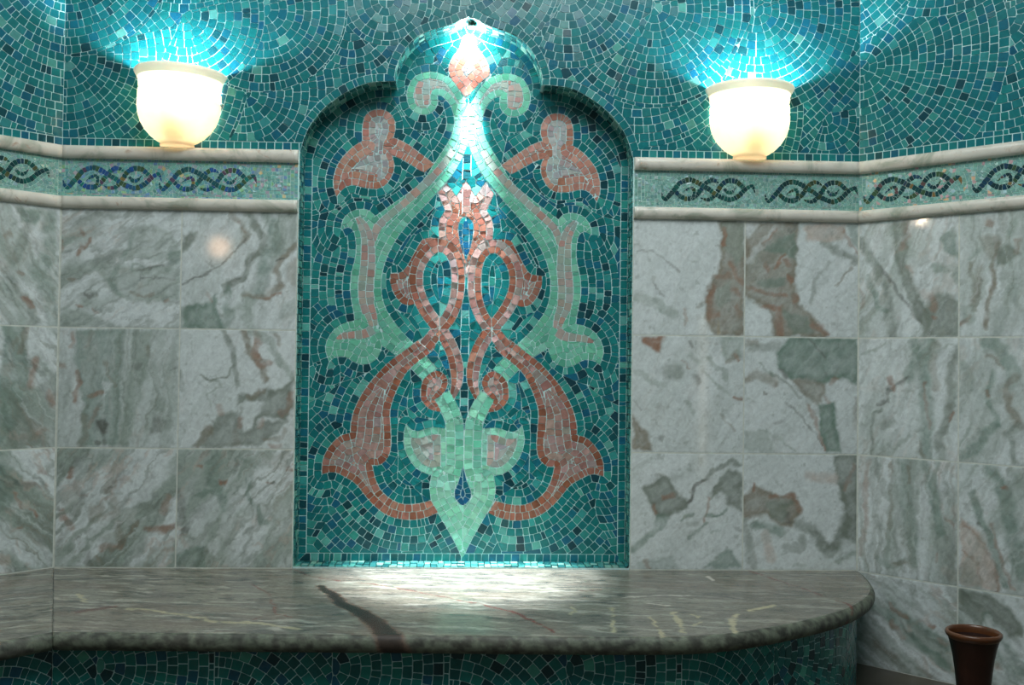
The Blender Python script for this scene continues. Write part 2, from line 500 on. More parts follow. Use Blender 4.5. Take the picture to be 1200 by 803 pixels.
# pale core of the vine
ribbon([(531,176),(522,190),(511,203),(500,215),(480,233),(462,248),(446,262),(440,272),(434,290)], 4.4*mm, 1, 0.021, 'vine', K('greypink'), False)
ribbon([(419,255),(425,264),(430,277),(431.5,300),(430,322),(428.5,340),(430,356),(435,370),(438,382)], [3*mm,6*mm,7*mm,8.6*mm,9*mm,9*mm,8.6*mm,7*mm,5*mm], 2, 0.02, 'vine', K('greypink','greypink'), False)
ribbon([(437,386),(428,391),(414,392.5),(403,394),(394,397)], [6*mm,5.5*mm,4.5*mm,4*mm,1.5*mm], 1, 0.017, 'vine', K('greypink'), False)
# green links and flower stems
ribbon([(473,407),(492.5,427),(504,439)], 11.5*mm, 2, 0.02, 'vine', K('green','green'))
region([(476,497,1),(482,503.5),(490,505.5),(500,502.3),(511.7,500.6),(525,503,1),(525,551,1),(505.6,556.7),(490.8,551),(480.3,539),(474.2,525),(473,511)],
       'flower', K('pale_green', 'greypink', 'lavender'), s=0.0192)
region([(523,548,1),(508,553),(504.2,565),(503.7,576),(506,588),(513.3,601.5),(525.5,622.4),(535,640),(542,656,1),(549,640),(558.5,622.4),(570.7,601.5),(578,588),(580.3,576),(579.8,565),(576,553),(561,548,1)],
       'flower_bulb', K('pale_green'), s=0.0185, both=False)
ribbon([(517.5,463),(526,478),(532,494),(533.2,510),(533.2,530),(533,546),(530,556)], 10.6*mm, 2, 0.02, 'flower', K('pale_green', 'green'))
# bud ornaments
region([(496.4,203,1),(481.6,193.3),(467.6,185.4),(459.8,182.8,1),(462.4,192.4),(460.7,203),(453.7,215),(443.2,221.2),(427.5,220.5),(413.6,217.2),(403,220.5),(394.4,231,1),
        (391,220),(391,208),(396,192.4),(406.6,178.5),(417,169.7),(425,165.5,1),(424.2,155.8),(425.8,141.8),(431,132.3),(443.2,128),(455.4,131.4),(462.4,141),(463.5,152.3),(461,161,1),(474.6,167),(488.6,176.7),(502.5,187.2),(509.5,192.4,1)],
       'bud', K('bud', 'bud', 'pink'), s=0.0192)
region([(435,140),(443.5,136.5),(452,140),(455.5,151),(452.5,161),(448.5,170),(447.5,182),(438,182),(440,170),(434,161),(433,150)], 'bud', K('lavender'), s=0.0165, follow=False)
region([(413.5,198,1),(427,186.5),(440,182),(452,181.7),(455,191),(454.5,201),(447,211.5),(441.5,211.5),(442.5,204),(429,200)], 'bud', K('lavender'), s=0.0165, follow=False)
# leaf and wide part of the ribbon
region([(497,396,1),(490.3,398.5),(474.6,410.5),(457.2,423),(443.2,437),(432.8,449),(422.3,464.8),(414.5,482),(411,497),(410.6,507.5,1),(398.4,511),(386,523.2),(378.3,539),(377,556,1),
        (391.4,553.5),(405.3,559.9),(417.5,568),(434.9,589.3),(452.3,603.2),(469.7,608.5),(487.2,609.3),(504.6,605),(513.5,600.6,1),(505,586.5,1),(490.7,590.2),(473.2,591),(459.3,585.8),(447,575.3),(440,561.4),(436.5,545.5,1),
        (445.4,545),(454,537.2),(458,525),(458,502.3),(457,483),(461,467.4),(468,451),(477,436),(490,424),(501,416),(512,406,1)],
       'leaf_ribbon', K('copper', 'pink', 'pink'), s=0.0192)
ribbon([(499,405),(486,415),(470,427),(456,441),(447,453),(440,470)], [2.7*mm,2.9*mm,3.2*mm,5*mm,7*mm,8*mm], 1, 0.02, 'leaf_ribbon', K('pink'), False)
ribbon([(448,456),(440,470),(434,485),(433,500),(431,515),(428,526)], [3*mm,10*mm,13*mm,14*mm,14*mm,13*mm], 3, 0.021, 'leaf_ribbon', K('pink','pink','pink'), False)
# ear of the loop
region([(516,280),(497.3,279.8),(490.3,288),(481.6,304),(474.6,315),(468.5,319.5),(457.2,320.3,1),(457,331.6),(462.4,345.5),(470,355),(481,358),(489,352),(486,335),(487,318),(494,303),(506,292),(517,290)],
       'loop_ribbon', K('copper', 'pink', 'copper'), s=0.0188)
# crown
region([(546,211.6,1),(534.8,230.5,1),(523.4,214.2,1),(513,226.5,1),(521.7,247,1),(515.6,257),(513.8,271),(516,283),(527,294),(536,310),(546,322),(556,310),(565,294),(576,283),(578.2,271),(576.4,257),(570.3,247,1),(579,226.5,1),(568.6,214.2,1),(557.2,230.5,1)],
       'crown', K('pink', 'copper', 'copper'), s=0.0188, both=False)
# looping ribbon
ribbon([(498,406),(513,388),(526,372),(534.3,352),(537,327),(534,305),(525,291),(511,288),(499,297),(490,312),(487.5,330),(491.5,348),(500,365),(511,380),(523,397),(531.5,415),(535.2,432),(535.5,447),(532,460),(528,470)],
       [8.2*mm]*17+[7*mm,5*mm,2*mm], 2, 0.0215, 'loop_ribbon', K('copper', 'pink'))
# eye of the crown and drop of the flower
region([(546,254),(538.6,260),(537,271),(540,288),(546,306,1),(552,288),(555,271),(553.4,260)], 'eye', K('blue'), s=0.0165, both=False)
region([(542.3,544,1),(537.8,563),(532.7,575.5),(533.6,585),(542.3,592.6),(551,585),(551.9,575.5),(546.8,563)], 'drop', K('blue'), s=0.0165, both=False)
ribbon([(546.3,215),(546.3,232),(546.2,250)], 4.4*mm, 1, 0.0185, 'crown', K('pink'), False, False)
ribbon([(546,259),(546,272),(546,286),(546,299)], [2.5*mm,4.4*mm,3.6*mm,2*mm], 1, 0.017, 'eye', K('blue'), False, False)
# small curls
region([(509.5,434.7),(519.5,437.6),(525,447),(522.5,457.5,1),(512,469.5,1),(517,483,1),(504,480),(494.5,470),(492.7,459.5),(496.4,444.6)], 'curl', K('copper', 'pink'), s=0.0165)
# the stem passes over the end of the curl
ribbon([(517.8,464),(526,478),(531,490)], 9.7*mm, 2, 0.02, 'flower', K('pale_green', 'green'), False)

motif = cv.lab > 0
# border row: follows the outline
dm = inside & ~motif
bcv = smooth(OUTL, True, hN)
rr, cc, k, d = cv.nearest(inside, bcv)
bm_ = np.zeros_like(inside); ok = d < 0.0205; bm_[rr[ok], cc[ok]] = True
bm_ &= ~motif
cv.fill_offset(bm_, [bcv], 0.0205, 'border_row', K('teal'))
# sheet of the background
rest = inside & (cv.lab == 0)
inner = []
for seg in ([(548,172),(547.2,192),(546.4,210)], [(545.4,330),(545.2,352),(545,376),(544.8,402),(544.5,430),(544.2,462),(543.8,484),(543.5,500)]):
    cv.strip(wn(seg), 4.7*mm, 1, 0.0195, 'field', K('teal'), inside & (cv.lab == 0))
rest = inside & (cv.lab == 0)
for c in CUR: inner.append(c)
# inner edge of the border row
T = np.roll(bcv, -1, 0)-np.roll(bcv, 1, 0); T /= np.hypot(T[:, 0], T[:, 1])[:, None]
sgn = 1 if np.sum(bcv[:, 0]*np.roll(bcv[:, 1], -1)-np.roll(bcv[:, 0], -1)*bcv[:, 1]) > 0 else -1
inn = bcv+np.stack([-T[:, 1], T[:, 0]], 1)*sgn*0.0205
cv.fill_offset(rest, inner, sN, 'field', K('teal'))
niche_items = cv.polys()

niche = empty('mosaic_niche', (AX, 0, ZB), 'arched wall niche lined with a teal mosaic of copper ribbons and green vines', 'niche')
npar = Vector(niche.location)
def nplace(u, v, d): return (u-npar.x, ND-d-npar.y, v-npar.z)
by = {}
for part, pl, poly in niche_items: by.setdefault(part, []).append((pl, poly))
NAMES = {'field': ('background_mosaic', m_glass, 'teal and blue background mosaic'), 'border_row': ('border_row', m_glass, None),
         'palmette': ('palmette', m_copper, 'rose pointed bud at the top'), 'crown': ('crown', m_copper, 'copper three-pointed crown'),
         'eye': ('crown_eye', m_glass, 'blue drop inside the crown'), 'drop': ('flower_drop', m_glass, 'deep blue drop in the flower'),
         'flower_bulb': ('flower_bulb', m_glass, 'pale green pointed bulb'), 'vine': ('vine', m_glass, 'mint green scrolling vine with greyish pink core'),
         'flower': ('flower_petal', m_glass, 'pale green petal and stem'), 'bud': ('bud', m_copper, 'copper edged bud with grey heart'),
         'leaf_ribbon': ('leaf_ribbon', m_copper, 'copper ribbon ending in a leaf'), 'loop_ribbon': ('loop_ribbon', m_copper, 'copper looping ribbon'),
         'curl': ('curl', m_copper, 'small copper curl')}
OBJ = {}
for part in by:
    key = part
    for sfx in ('_left', '_right'):
        if key.endswith(sfx): key = key[:-len(sfx)]
    nm, mt, lb = NAMES[key]
    o = OBJ[part] = tess_mesh(nm, by[part], nplace, mt, niche, tilt=0.015 if mt is m_glass else 0.022)
    if lb: o['label'] = lb
OBJ['eye'].parent = OBJ['crown']; OBJ['drop'].parent = OBJ['flower_bulb']
# grout bed of the back and the reveal with its small tesserae
def flat_fill(outer, holes, place, name, mat, parent, back=0.0):
    loops = [[Vector((p[0], p[1], 0)) for p in outer]]+[[Vector((p[0], p[1], 0)) for p in h] for h in holes]
    tri = tessellate_polygon(loops); flat = [p for l in loops for p in l]
    V = [place(p.x, p.y, 0) for p in flat]
    return mesh_obj(name, V, [tuple(t) for t in tri], mat, parent)
NOUT = smooth(OUTL, True, 0.006, 20)
n = len(NOUT)
V = [nplace(p[0], p[1], 0) for p in NOUT]+[nplace(p[0], p[1], ND) for p in NOUT]
F = [tuple(t) for t in tessellate_polygon([[Vector((p[0], p[1], 0)) for p in NOUT]])]
F += [(i, (i+1) % n, n+(i+1) % n, n+i) for i in range(n)]
# a shell with thickness behind
V += [nplace(p[0], p[1], -0.02) for p in NOUT]
F += [tuple(2*n+a for a in t) for t in tessellate_polygon([[Vector((p[0], p[1], 0)) for p in NOUT]])]
F += [(i, (i+1) % n, 2*n+(i+1) % n, 2*n+i) for i in range(n)]
mesh_obj('grout_bed', V, F, m_grout, niche)
RV = smooth(OUTL, True, 0.001, 30)
dist = np.concatenate([[0], np.cumsum(np.hypot(*(np.roll(RV, -1, 0)-RV).T))]); per = dist[-1]
Tn = np.roll(RV, -1, 0)-np.roll(RV, 1, 0); Tn /= np.hypot(Tn[:, 0], Tn[:, 1])[:, None]
Nn = np.stack([-Tn[:, 1], Tn[:, 0]], 1)*sgn
items = []
for r in range(4):
    n = int(per/0.0175); b = np.linspace(0, per, n+1)+RNG.uniform(-0.002, 0.002, n+1); b[0] = 0; b[-1] = per
    v0, v1 = 0.001+r*0.0184, 0.001+(r+1)*0.0184-0.0017
    for a, c in zip(b[:-1], b[1:]): items.append(('lip', np.array([(a+0.0009, v0), (c-0.0009, v0), (c-0.0009, v1), (a+0.0009, v1)])))
def rplace(a, v, d):
    x = np.interp(a, dist[:-1], RV[:, 0]); z = np.interp(a, dist[:-1], RV[:, 1])
    nx = np.interp(a, dist[:-1], Nn[:, 0]); nz = np.interp(a, dist[:-1], Nn[:, 1])
    return (x+nx*d-npar.x, v-npar.y, z+nz*d-npar.z)
tess_mesh('reveal_mosaic', items, rplace, m_glass, niche, tilt=0.03, hgt=0.0008)
# ------------------------------------------------------------------ walls with fan mosaic
def wall_body(name, frame, u0, u1, hole=None, th=0.12):
    outer = [(u0, 0.0), (u1, 0.0), (u1, ZTOP), (u0, ZTOP)]
    loops = [[Vector((p[0], p[1], 0)) for p in outer]]
    if hole is not None: loops.append([Vector((p[0], p[1], 0)) for p in hole])
    tri = [tuple(t) for t in tessellate_polygon(loops)]
    flat = [p for l in loops for p in l]; n = len(flat)
    V = [frame.p(p.x, p.y, 0) for p in flat]+[frame.p(p.x, p.y, -th) for p in flat]
    F = tri+[tuple(n+i for i in t[::-1]) for t in tri]
    k = 0
    for l in loops:
        m = len(l)
        F += [(k+i, k+(i+1) % m, n+k+(i+1) % m, n+k+i) for i in range(m)]; k += m
    o = mesh_obj(name, V, F, m_grout); fix_normals(o)
    return tag(o, kind='structure')
HOLE = NOUT*1.0
cen = np.array([AX, 1.0])
HOLE = np.array([[p[0], p[1]] for p in NOUT])
wall_back = wall_body('wall_back', WB, XL, XR, HOLE)
wall_left = wall_body('wall_left', WL, 0, 0.80)
wall_right = wall_body('wall_right', WR, 0, 1.00)
wall_back['label'] = 'back wall with teal fan mosaic above marble tiles'
wall_left['label'] = 'slanting left wall with marble tiles and fan mosaic'
wall_right['label'] = 'slanting right wall with marble tiles and fan mosaic'

SF = 0.0212; hF = 0.0011; RB = 0.0205
def fan_wall(frame, u0, u1, fans, parent, border_hole=None):
    c = Canvas(u0, ZT, u1, ZTOP, hF)
    U, Vv = np.meshgrid(c.U, c.V)
    free = np.ones_like(U, bool)
    # straight border row on top of the moulding
    if border_hole is not None:
        hm = c.mask(border_hole); free &= ~hm
    row = free & (Vv < ZT+RB)
    if border_hole is not None:
        rr, cc, k, d = c.nearest(free, border_hole)
        near = np.zeros_like(free); ok = d < RB; near[rr[ok], cc[ok]] = True
        near &= ~row
        c.fill_offset(near, [border_hole], RB, 'row', K('fan'))
        free &= ~near
    n = int((u1-u0)/RB)
    b = np.linspace(u0, u1, n+1)
    t = np.clip(np.searchsorted(b, U)-1, 0, n-1)
    for q in range(n):
        L = c.new('row', 'fan', RB*RB); c.lab[row & (t == q)] = L
    free &= ~row
    left = free.copy()
    for px, py, R, kind in fans[::-1]:          # the first of the list lies on top
        cu, cvv = frame.at(px, py) if py > -900 else (px, py)
        dx, dy = U-cu, Vv-cvv
        m = left & (np.hypot(dx, dy) < R*0.00222)
        if kind == 'q': m &= (dx > 0.45*dy-0.002) & (dy < 0.01+0.25*dx)
        elif kind == 'h': m &= (dy < 0.01)
        elif kind == 'r': m &= (dx > -0.003)
        c.lab[m] = 0
        c.fan(m, cu, cvv, SF, 'fan', K('fan'))
    rest = free & (c.lab == 0)
    if rest.any():
        px, py, R, kind = fans[-1]
        cu, cvv = frame.at(px, py); c.fan(rest, cu, cvv, SF, 'fan', K('fan'))
    items = [(p, q) for _, p, q in c.polys()]
    return tess_mesh('fan_mosaic', items, lambda u, v, d: frame.p(u, v, d), m_glass, parent, tilt=0.02)
back_fans = [(75,-62,128,'h'),(216,18,92,'q'),(308,11,98,'q'),(665,-13,94,'q'),(453,0,54,'h'),(886,11,126,'q'),(767,9,119,'q'),
             (75,65,214,'q'),(285,108,150,'q'),(216,-110,125,'h'),(330,-110,110,'h'),(540,-40,120,'h'),(748,34,140,'h'),
             (785,128,160,'q'),(967,139,120,'q'),(620,-130,150,'h'),(780,-130,150,'h'),(940,-130,150,'h'),(412,30,150,'h'),(560,-260,400,'a')]
fan_wall(WB, XL, XR, back_fans, wall_back, NICHE)
fan_wall(WL, 0, 0.80, [(72,-35,270,'a')], wall_left)
fan_wall(WR, 0, 1.00, [(950,-90,176,'h'),(1114,8-120,124,'h'),(1010,80,164,'r'),(1169,20,300,'q'),(1180,-80,200,'a')], wall_right)

# ------------------------------------------------------------------ marble cladding
def vnoise(x, y, seed):
    xi, yi = np.floor(x).astype(np.int64), np.floor(y).astype(np.int64); fx, fy = x-xi, y-yi
    fx = fx*fx*(3-2*fx); fy = fy*fy*(3-2*fy)
    def h(a, b):
        n = (a*374761393+b*668265263+seed*974634777) & 0xffffffff
        n = ((n ^ (n >> 13))*1274126177) & 0xffffffff
        return ((n ^ (n >> 16)) & 0xffff)/65535.0
    return (h(xi, yi)*(1-fx)+h(xi+1, yi)*fx)*(1-fy)+(h(xi, yi+1)*(1-fx)+h(xi+1, yi+1)*fx)*fy
def fbm(x, y, seed, octv=4):
    s = 0; a = 0.5; t = 0
    for i in range(octv):
        s = s+a*vnoise(x*2**i+17.3*i, y*2**i+5.1*i, seed+i); t += a; a *= 0.5
    return s/t
def sstep(a, b, x):
    t = np.clip((x-a)/(b-a), 0, 1); return t*t*(3-2*t)
def poly_sd(P, Q):
    """signed distance (negative inside) of points P to polygon Q"""
    d = np.full(len(P), 1e9); ins = np.zeros(len(P), bool)
    for a, b in zip(Q, np.roll(Q, -1, 0)):
        e = b-a; w = P-a; t = np.clip((w@e)/max(1e-12, e@e), 0, 1)
        d = np.minimum(d, np.hypot(*(w-t[:, None]*e).T))
        c = (a[1] > P[:, 1]) != (b[1] > P[:, 1])
        with np.errstate(divide='ignore', invalid='ignore'):
            ins ^= c & (P[:, 0] < a[0]+(P[:, 1]-a[1])*(b[0]-a[0])/(b[1]-a[1]))
    return np.where(ins, -d, d)
def line_d(P, Q):
    d = np.full(len(P), 1e9)
    for a, b in zip(Q[:-1], Q[1:]):
        e = b-a; w = P-a; t = np.clip((w@e)/max(1e-12, e@e), 0, 1)
        d = np.minimum(d, np.hypot(*(w-t[:, None]*e).T))
    return d
MC = {'w': lin((220,226,227)), 'g': lin((148,161,151)), 'G': lin((120,142,130)), 'b': lin((140,131,115)), 'r': lin((158,122,102)),
      'k': lin((104,104,98)), 'p': lin((196,176,164)), 'y': lin((178,160,128)), 'l': lin((190,196,192)), 'd': lin((128,136,126))}
def paint(P, feats, seed, flow, base, warp=1.0):
    """albedo of a marble slab at plane points P; feats are its traced clouds and veins"""
    x, y = P[:, 0], P[:, 1]
    W = np.stack([fbm(x*22, y*22, seed)-.5, fbm(x*22, y*22, seed+50)-.5], 1)*0.017*warp
    W += np.stack([fbm(x*75, y*75, seed+90)-.5, fbm(x*75, y*75, seed+130)-.5], 1)*0.013*warp
    Q = P+W
    ca, sa = math.cos(flow), math.sin(flow)
    a = (Q[:, 0]*ca+Q[:, 1]*sa); b = (-Q[:, 0]*sa+Q[:, 1]*ca)
    col = np.tile(MC['w'], (len(P), 1))
    def mixin(c, m): return col*(1-m[:, None])+c*m[:, None]
    cl = fbm(a*5, b*16, seed+7, 4)
    col = mixin(MC['g'], base*sstep(0.40, 0.68, cl))
    rdg = 1-np.abs(2*fbm(a*7, b*26, seed+23, 4)-1)
    col = mixin(MC['d'], 0.55*base*sstep(0.86, 0.98, rdg))
    rd2 = 1-np.abs(2*fbm(a*12, b*30, seed+31, 4)-1)
    col = mixin(MC['p'], 0.5*base*sstep(0.84, 0.97, rd2)*sstep(0.5, 0.6, fbm(x*9, y*9, seed+77)))
    for kind, c, pts, par in feats:
        if kind == 'P':
            d = poly_sd(Q, pts); m = 1-sstep(-0.006, 0.007, d)
            tex = 0.72+0.5*(fbm(a*34, b*70, seed+11, 3)-0.5)+0.25*sstep(0.02, 0.0, np.abs(d))
            m = m*np.clip(tex, 0, 1)*par
        else:
            w, al = par
            d = line_d(Q, pts); m = (1-sstep(w*0.25, w*0.75+0.002, d))*al*np.clip(0.55+0.9*(fbm(x*50, y*50, seed+41, 3)-0.3), 0, 1)
        col = mixin(MC[c], np.clip(m, 0, 1))
    st = fbm(a*22+W[:, 0]*30, b*120, seed+61, 4)
    col = col*(1-0.16*sstep(0.5, 0.75, st)*(0.35+base))[:, None]
    rd3 = 1-np.abs(2*fbm(Q[:, 0]*9, Q[:, 1]*9, seed+83, 5)-1)
    col = mixin(MC['d'], 0.14*sstep(0.965, 0.995, rd3))
    b2 = b+0.075*(fbm(x*5, y*5, seed+201, 3)-.5)+0.030*(fbm(x*16, y*16, seed+207, 3)-.5)
    a2 = 0.25*a
    l1 = vnoise(b2*52, a2*8, seed+211); l2 = vnoise(b2*130, a2*14, seed+217); l3 = vnoise(b2*300, a2*30, seed+219)
    amt = sstep(0.35, 0.7, fbm(x*6, y*6, seed+223, 3))*(0.08+0.92*base)+0.05
    col = mixin(MC['g'], np.clip(0.75*amt*sstep(0.55, 0.8, l1), 0, 1)); col = mixin(MC['d'], np.clip(0.6*amt*sstep(0.66, 0.85, l2), 0, 1))
    col = mixin(MC['w'], np.clip(0.5*amt*sstep(0.7, 0.85, 1-l2), 0, 1)); col = mixin(MC['b'], np.clip(0.4*amt*sstep(0.72, 0.85, l3), 0, 1))
    sp = sstep(0.70, 0.80, fbm(x*70, y*70, seed+67, 3)); col = mixin(MC['d'], 0.3*sp)
    f = fbm(x*160, y*160, seed+3, 3)-0.5
    return np.clip(col*(1+0.2*f)[:, None], 0, 1)
MM = Mat('polished_marble')
_a = MM.n('ShaderNodeAttribute', attribute_name='tint')
_f = MM.ramp(MM.noise(60, 6, 0.7, MM.coord(), 1.2), [(0.3, (0.86, 0.86, 0.86, 1)), (0.65, (1.06, 1.06, 1.06, 1))])
MM.l(MM.mix(_a.outputs['Color'], _f, 1.0, 'MULTIPLY'), MM.b.inputs['Base Color'])
MM.set(Roughness=0.06); MM.b.inputs['Specular IOR Level'].default_value = 0.5
m_marble = MM.m

def tile_grid(frame, u0, v0, u1, v1, colfn, V, F, C, j=0.0010, step=0.003, d=0.006):
    """one tile: a fine top sheet with an eased edge"""
    nu = max(4, int((u1-u0)/step)); nv = max(4, int((v1-v0)/step))
    us = np.linspace(u0+j, u1-j, nu+1); vs = np.linspace(v0+j, v1-j, nv+1)
    U, W = np.meshgrid(us, vs); P = np.stack([U.ravel(), W.ravel()], 1)
    col = colfn(P); k = len(V)
    for i, (u, v) in enumerate(P):
        e = min(u-u0-j, u1-j-u, v-v0-j, v1-j-v)
        V.append(frame.p(u, v, d if e > 0.0005 else d-0.0004)); C.append(tuple(col[i])+(1.0,))
    for r in range(nv):
        for c in range(nu):
            q = k+r*(nu+1)+c; F.append((q, q+1, q+nu+2, q+nu+1))
    ring = [k+c for c in range(nu)]+[k+r*(nu+1)+nu for r in range(nv)]+[k+nv*(nu+1)+c for c in range(nu, 0, -1)]+[k+r*(nu+1) for r in range(nv, 0, -1)]
    n = len(ring); kb = len(V)
    for q in ring:
        u, v = P[q-k]; V.append(frame.p(u, v, 0.0005)); C.append(C[q])
    for i in range(n): F.append((ring[(i+1) % n], ring[i], kb+i, kb+(i+1) % n))

FEATS = {}
def T(key, frame, ox, oy, sc, base, flow, feats, warp=1.0):
    out = []
    for f in feats:
        kind, c, pts = f[0], f[1], f[2]
        q = np.array([frame.at(ox+p[0]/sc, oy+p[1]/sc) for p in pts])
        if kind == 'P': par = f[3] if len(f) > 3 else 0.9
        else: par = (f[3]/sc*0.00222, f[4] if len(f) > 4 else 0.9)
        out.append((kind, c, q, par))
    FEATS[key] = (base, flow, out, warp)
# traced veins of the single tiles: P cloud (outline, strength), L vein (line, width, strength)
T('BL00', WB, 65, 240, 5.353, 0.75, 0.5, [
 ('P','g',[(250,400),(400,370),(500,410),(790,380),(790,600),(520,612),(400,580),(300,470)],.65),('P','g',[(480,180),(600,130),(720,180),(790,300),(640,360),(520,330),(440,360)],.5),
 ('L','k',[(520,430),(600,405),(700,382)],10,.6),('L','k',[(540,470),(760,462)],9,.5),('L','G',[(490,420),(500,380),(560,400)],14,.6),('L','r',[(155,315),(185,270),(225,215)],20,.9),('L','r',[(170,160),(182,180)],16,.8),
 ('L','b',[(480,540),(560,575),(620,565)],16,.8),('L','r',[(690,606),(715,604)],14,.9),('L','r',[(95,468),(125,476)],14,.7),('L','r',[(250,650),(270,665)],16,.8),('L','r',[(140,630),(165,636)],14,.7),('L','r',[(50,225),(55,290)],16,.7),
 ('P','g',[(60,640),(230,690),(420,760),(200,770),(60,760)],.6),('L','G',[(410,570),(340,490),(430,350),(500,190)],26,.5),('L','k',[(180,555),(210,575),(262,570)],14,.7),('P','G',[(700,300),(790,290),(790,370),(720,370)],.6)])
T('BL01', WB, 208, 240, 5.353, 0.25, 1.2, [
 ('P','d',[(38,195),(80,172),(122,178),(105,235),(70,285),(40,305)],.9),('L','b',[(330,60),(400,115),(445,185),(425,225)],34,.8),('L','r',[(375,110),(435,165)],9,.6),
 ('L','d',[(455,55),(500,140),(552,215),(540,290),(450,360),(420,460),(320,515),(325,545)],40,.95),('L','G',[(560,60),(610,130),(610,250),(550,400),(520,540)],70,.75),('P','g',[(640,60),(755,60),(755,250),(640,330),(600,200)],.7),
 ('L','b',[(750,240),(640,330),(610,420),(655,510),(570,570),(430,572)],34,.85),('L','r',[(430,575),(560,578),(640,560)],10,.7),('P','b',[(690,370),(752,310),(752,520),(690,480)],.5),
 ('P','G',[(30,650),(130,612),(205,612),(262,560),(245,650),(300,770),(28,775)],.95),('L','G',[(330,545),(300,620),(340,700),(300,770)],40,.7),('L','g',[(470,590),(440,700),(470,770)],60,.7),('L','g',[(300,700),(420,640),(430,560)],30,.6),
 ('L','k',[(40,510),(110,465),(250,400),(330,330),(432,220)],10,.7),('L','k',[(180,355),(245,395)],7,.5),('L','k',[(620,335),(648,330)],14,.9),('L','r',[(190,555),(215,580),(215,610)],12,.5),('P','w',[(270,600),(330,560),(300,640),(262,660)],.9),('P','g',[(640,620),(740,600),(740,700),(650,720)],.4)])
T('BL10', WB, 60, 380, 5.353, 0.35, 1.45, [
 ('P','G',[(160,40),(460,40),(445,300),(420,760),(170,760),(215,500),(165,300)],.75),('P','g',[(520,40),(640,40),(600,330),(480,760),(420,760),(500,350)],.8),('P','w',[(340,360),(380,380),(300,480),(330,420)],.7),
 ('L','r',[(138,60),(138,140)],18,.7),('L','r',[(160,485),(172,420),(190,370),(165,300)],22,.8),('L','r',[(250,445),(290,420),(310,425)],28,.8),('L','b',[(215,580),(215,680),(190,760)],44,.6),('L','r',[(300,520),(250,640)],26,.5),
 ('L','b',[(350,240),(385,330),(405,390)],18,.7),('L','b',[(250,60),(240,140)],22,.5),('P','k',[(300,600),(335,592),(365,630),(360,685),(330,690),(295,650)],.95),('L','k',[(285,735),(300,740)],30,.8),('L','k',[(345,730),(345,755)],26,.7),
 ('P','k',[(640,600),(700,590),(730,620),(690,680),(630,690)],.6),('L','g',[(660,510),(700,520)],60,.6),('L','r',[(75,265),(90,270)],26,.6),('L','b',[(610,140),(620,200)],26,.5),('L','k',[(760,292),(790,270)],10,.8),('L','k',[(530,265),(560,270)],34,.5)])
T('BL11', WB, 204, 380, 5.353, 0.12, 1.0, [
 ('L','d',[(300,40),(350,110),(375,190),(385,260),(400,300),(405,385)],28,.85),('L','d',[(165,325),(250,342),(340,318),(375,250)],10,.8),('L','g',[(220,430),(300,400),(300,360),(230,345)],9,.6),('L','g',[(220,440),(240,510)],10,.5),
 ('L','b',[(440,45),(470,140),(520,215),(560,280),(580,340)],44,.9),('L','r',[(525,60),(540,110),(510,170),(540,260),(590,250)],32,.85),('L','g',[(490,45),(600,100),(640,230),(745,330)],40,.8),('L','b',[(640,60),(660,130)],24,.7),('P','w',[(540,135),(580,140),(620,230),(560,190)],.9),
 ('P','d',[(400,455),(480,440),(570,400),(640,420),(740,330),(752,500),(700,590),(600,570),(530,600),(520,650),(430,670),(415,560),(440,490),(395,520)],.95),('P','w',[(440,490),(520,470),(565,490),(540,550),(500,590),(490,650),(450,670),(425,590)],.95),
 ('P','d',[(125,770),(220,660),(280,580),(400,545),(430,670),(540,640),(600,600),(700,590),(660,660),(600,700),(540,770)],.85),('L','b',[(150,760),(215,690),(225,650)],36,.8),('L','r',[(290,520),(310,560)],30,.7),('L','r',[(420,590),(425,640)],22,.7),
 ('L','r',[(745,430),(710,530),(670,550)],34,.7),('L','b',[(470,460),(560,410)],26,.7),('L','r',[(540,640),(560,610)],26,.6),('L','b',[(700,660),(680,710),(560,720)],24,.7),('L','r',[(600,760),(660,755)],22,.6),('L','b',[(400,680),(380,760)],40,.5),('L','d',[(45,300),(45,410)],24,.6)])
T('BL20', WB, 60, 520, 5.353, 0.85, 0.9, [
 ('L','r',[(130,200),(140,160)],34,.9),('L','r',[(460,230),(490,215)],40,.7),('L','r',[(70,410),(100,480),(140,540)],34,.8),('L','r',[(330,640),(440,650)],34,.7),('L','r',[(610,540),(720,525),(770,510)],40,.8),('L','r',[(700,410),(745,330)],40,.6),('L','r',[(720,655),(760,660)],28,.6),
 ('L','b',[(440,632),(500,570),(545,505)],18,1),('L','b',[(440,632),(410,520),(400,340)],50,.7),('P','b',[(240,400),(330,370),(330,470),(250,500)],.5),('L','k',[(180,600),(240,680),(250,770)],40,.5),('P','g',[(30,640),(150,650),(180,770),(20,770)],.7),
 ('P','l',[(50,300),(170,290),(180,430),(130,460)],.8),('P','l',[(300,500),(380,480),(390,600),(300,590)],.8),('P','l',[(460,430),(540,420),(520,510),(470,530)],.8),('L','b',[(390,230),(350,290)],34,.6),('L','k',[(160,280),(200,330)],40,.5),('L','b',[(300,700),(325,740)],18,.7)],1.3)
